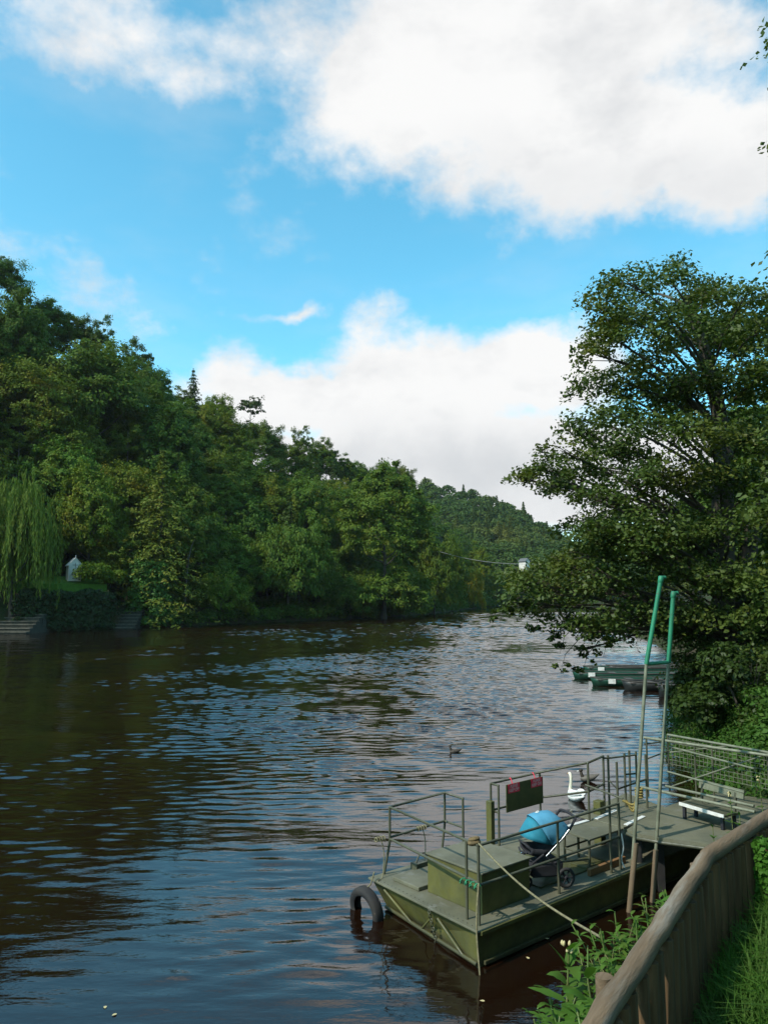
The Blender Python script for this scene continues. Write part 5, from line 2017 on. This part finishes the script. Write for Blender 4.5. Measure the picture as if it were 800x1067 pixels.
p = D(592, 992, 3.9)
balsam('large leaved balsam with cream buds in front of the fence at the bottom', root_at(p, (.05, -.05)), p, 12, .25, .032, 1, 7, (.95, 1.0, .8), True)
p = D(612, 1020, 3.6)
balsam('broad leaved balsam at the bottom edge close to the log rail', root_at(p, (.04, 0)), p, 9, .24, .034, 2, 0, (.9, 1, .8))
spots_ = [(640, 950, 5.5, 'feathery weed below the tall pole, left of the log rail'), (662, 958, 5.2, 'leafy weed between the tall pole and the log rail'), (655, 990, 4.7, 'thick weed beside the log rail below the poles'),
          (625, 968, 5.3, 'slender weed where the mooring rope meets the bank'), (690, 928, 6.0, 'weed sprig below the gangway at the log rail'), (672, 936, 5.9, 'bright weed at the foot of the second pole'),
          (575, 1052, 3.7, 'yellow green weed at the bottom edge beside the water'), (556, 1062, 3.7, 'small pale weed at the bottom edge, furthest from the fence'), (612, 985, 4.6, 'thin weed behind the large balsam'), (640, 1010, 4.1, 'drooping weed against the log rail behind the balsam'),
          (572, 1032, 4.0, 'tiny yellowish sprig over the dark water beside the balsam'), (600, 1050, 3.4, 'leafy weed under the broad balsam at the bottom edge')]
for q, (px, py, Y, lab) in enumerate(spots_):
    p = D(px, py, Y)
    r_ = root_at(p, (rg.uniform(0, .25), rg.uniform(-.25, 0)))
    t = balsam(lab, r_, p, 34, .115, .0135, 20 + q, 0, (1.0, .98, .8))
    t.name = 'weed_plant'
    # side shoots
    for s_ in range(5):
        pp = p + Vector((rg.uniform(-.16, .16), rg.uniform(-.15, .15), rg.uniform(-.22, .0)))
        sm_ = MB()
        base = (p.lerp(Vector(r_), .35)) - Vector(r_)
        e = pp - Vector(r_)
        cc_ = curve_pts([base, base.lerp(e, .5) + Vector((0, 0, .05)), e], 5)
        sm_.tube(cc_, .004, 5)
        so_ = sm_.build('shoot', M['stem'], t)
        lm_ = MB()
        rd_ = random.Random(q * 10 + s_)
        for i in range(15):
            f = .25 + .75 * i / 14
            b_ = cc_[min(len(cc_) - 1, int(f * (len(cc_) - 1)))]
            a = i * 2.3
            leaf(lm_, b_, (math.cos(a), math.sin(a), rd_.uniform(.1, .9)), rd_.uniform(.06, .11), .0115, droop=.4, teeth=1)
        lo_ = lm_.build('shoot_leaves', FOL['weed'], so_)
        lo_.color = (1.0, .98, .8, 1)
# a trailing spray of leaves under the poles
p = D(668, 908, 10.5)
# climbing weeds on the fence's path side, a broad dock leaf and an ivy-covered picket
for q, (px, py, pz, lab) in enumerate(((750, 905, 2.95, 'brownish climbing sprig on the palings near the bend of the rail'), (768, 925, 2.8, 'leafy sprig on the palings above the tall grass'), (793, 905, 2.9, 'pale sprig on the palings at the right edge'))):
    p = U(px, py, pz)
    gx, gy = p.x + .08, p.y - .05
    r_ = Vector((gx, gy, drop(gx, gy) - .03))
    t = balsam(lab, r_, p, 16, .07, .012, 60 + q, 0, (1.1, .9, .7))
    t.name = 'climbing_weed'
dk = U(762, 1016, 2.32)
t = thing('dock_plant', 'broad crinkled bright green leaf arching over the grass', 'plant', (dk.x - .1, dk.y, drop(dk.x, dk.y) - .05))
m_ = MB()
for q, (a, L, w, el) in enumerate(((2.9, .36, .055, .5), (.2, .34, .05, .65), (-1.0, .25, .04, .7), (1.6, .3, .045, .9))):
    leaf(m_, (0, 0, .1), (math.cos(a) * math.cos(el), math.sin(a) * math.cos(el), math.sin(el)), L, w, droop=.5, fold=.25, teeth=1)
o_ = m_.build('leaves', FOL['weed'], t)
o_.color = (.9, 1.05, .7, 1)
p = U(782, 905, 2.95)
gx, gy = p.x + .03, p.y - .12
V = np.concatenate([puff(np.array([gx, gy, drop(gx, gy) + .05 + .36 * j / 22]), .06, 46, .02, rg, 1.2, .2) for j in range(22)])
t = thing('ivy_post', 'narrow post smothered in bright green leaves on the path side of the fence', 'post', (0, 0, 0))
MB().tube([(gx, gy, drop(gx, gy) - .2), (gx, gy, drop(gx, gy) + .42)], .03, 7).build('post', M['pale'], t)
o_ = link('ivy', np_mesh('ivy', V, 4, FOL['weed']), None, t)
o_.color = (.8, 1, .7, 1)
# white-flowered weeds by the gangway
for q, (px, py, Y, lab) in enumerate(((760, 828, 12.0, 'white flowered weed against the gangway mesh'), (790, 812, 11.6, 'tall white flowered weed at the end of the gangway rail'), (770, 850, 10.5, 'weed beside the gangway bench'), (742, 862, 10.2, 'low weed at the gangway edge behind the log rail'))):
    p = D(px, py, Y)
    r_ = root_at(p, (.1, -.1))
    t = balsam(lab, r_, p, 40, .12, .018, 80 + q, 14 if q < 2 else 0, (.9, 1, .85))
    t.name = 'weed_plant'

# floating leaves and bubbles on the dark water beside the ferry
rd = random.Random(9)
for q, (px, py) in enumerate(((567, 978), (591, 996), (551, 999), (505, 1043), (122, 1056), (110, 1048), (595, 1010))):
    p = U(px, py, .006)
    m_ = MB()
    leaf(m_, (0, 0, 0), (math.cos(q), math.sin(q), .02), .06, .018, droop=0, fold=.1)
    o_ = m_.build('floating_leaf', FOL['wheat'])
    o_.location = p
    where_ = 'beside the ferry hull' if px > 400 else 'on open water at the bottom'
    tag(o_, f'tiny pale leaf floating {where_}', 'leaf', 'leaves floating ' + where_)

# the valley's air: a closed box of thin even haze
hz = MB().box((0, 310, 58), (1700, 1080, 124)).build('haze', None)
tag(hz, 'thin pale haze filling the river valley', 'haze', kind='stuff')
m, k, out = new_mat('thin_haze')
pv = k.n('ShaderNodeVolumePrincipled')
pv.inputs['Color'].default_value = (.93, .95, .98, 1)
pv.inputs['Density'].default_value = .00007
pv.inputs['Anisotropy'].default_value = .2
k.put(out.inputs[1], pv.outputs[0])
hz.data.materials.append(m)
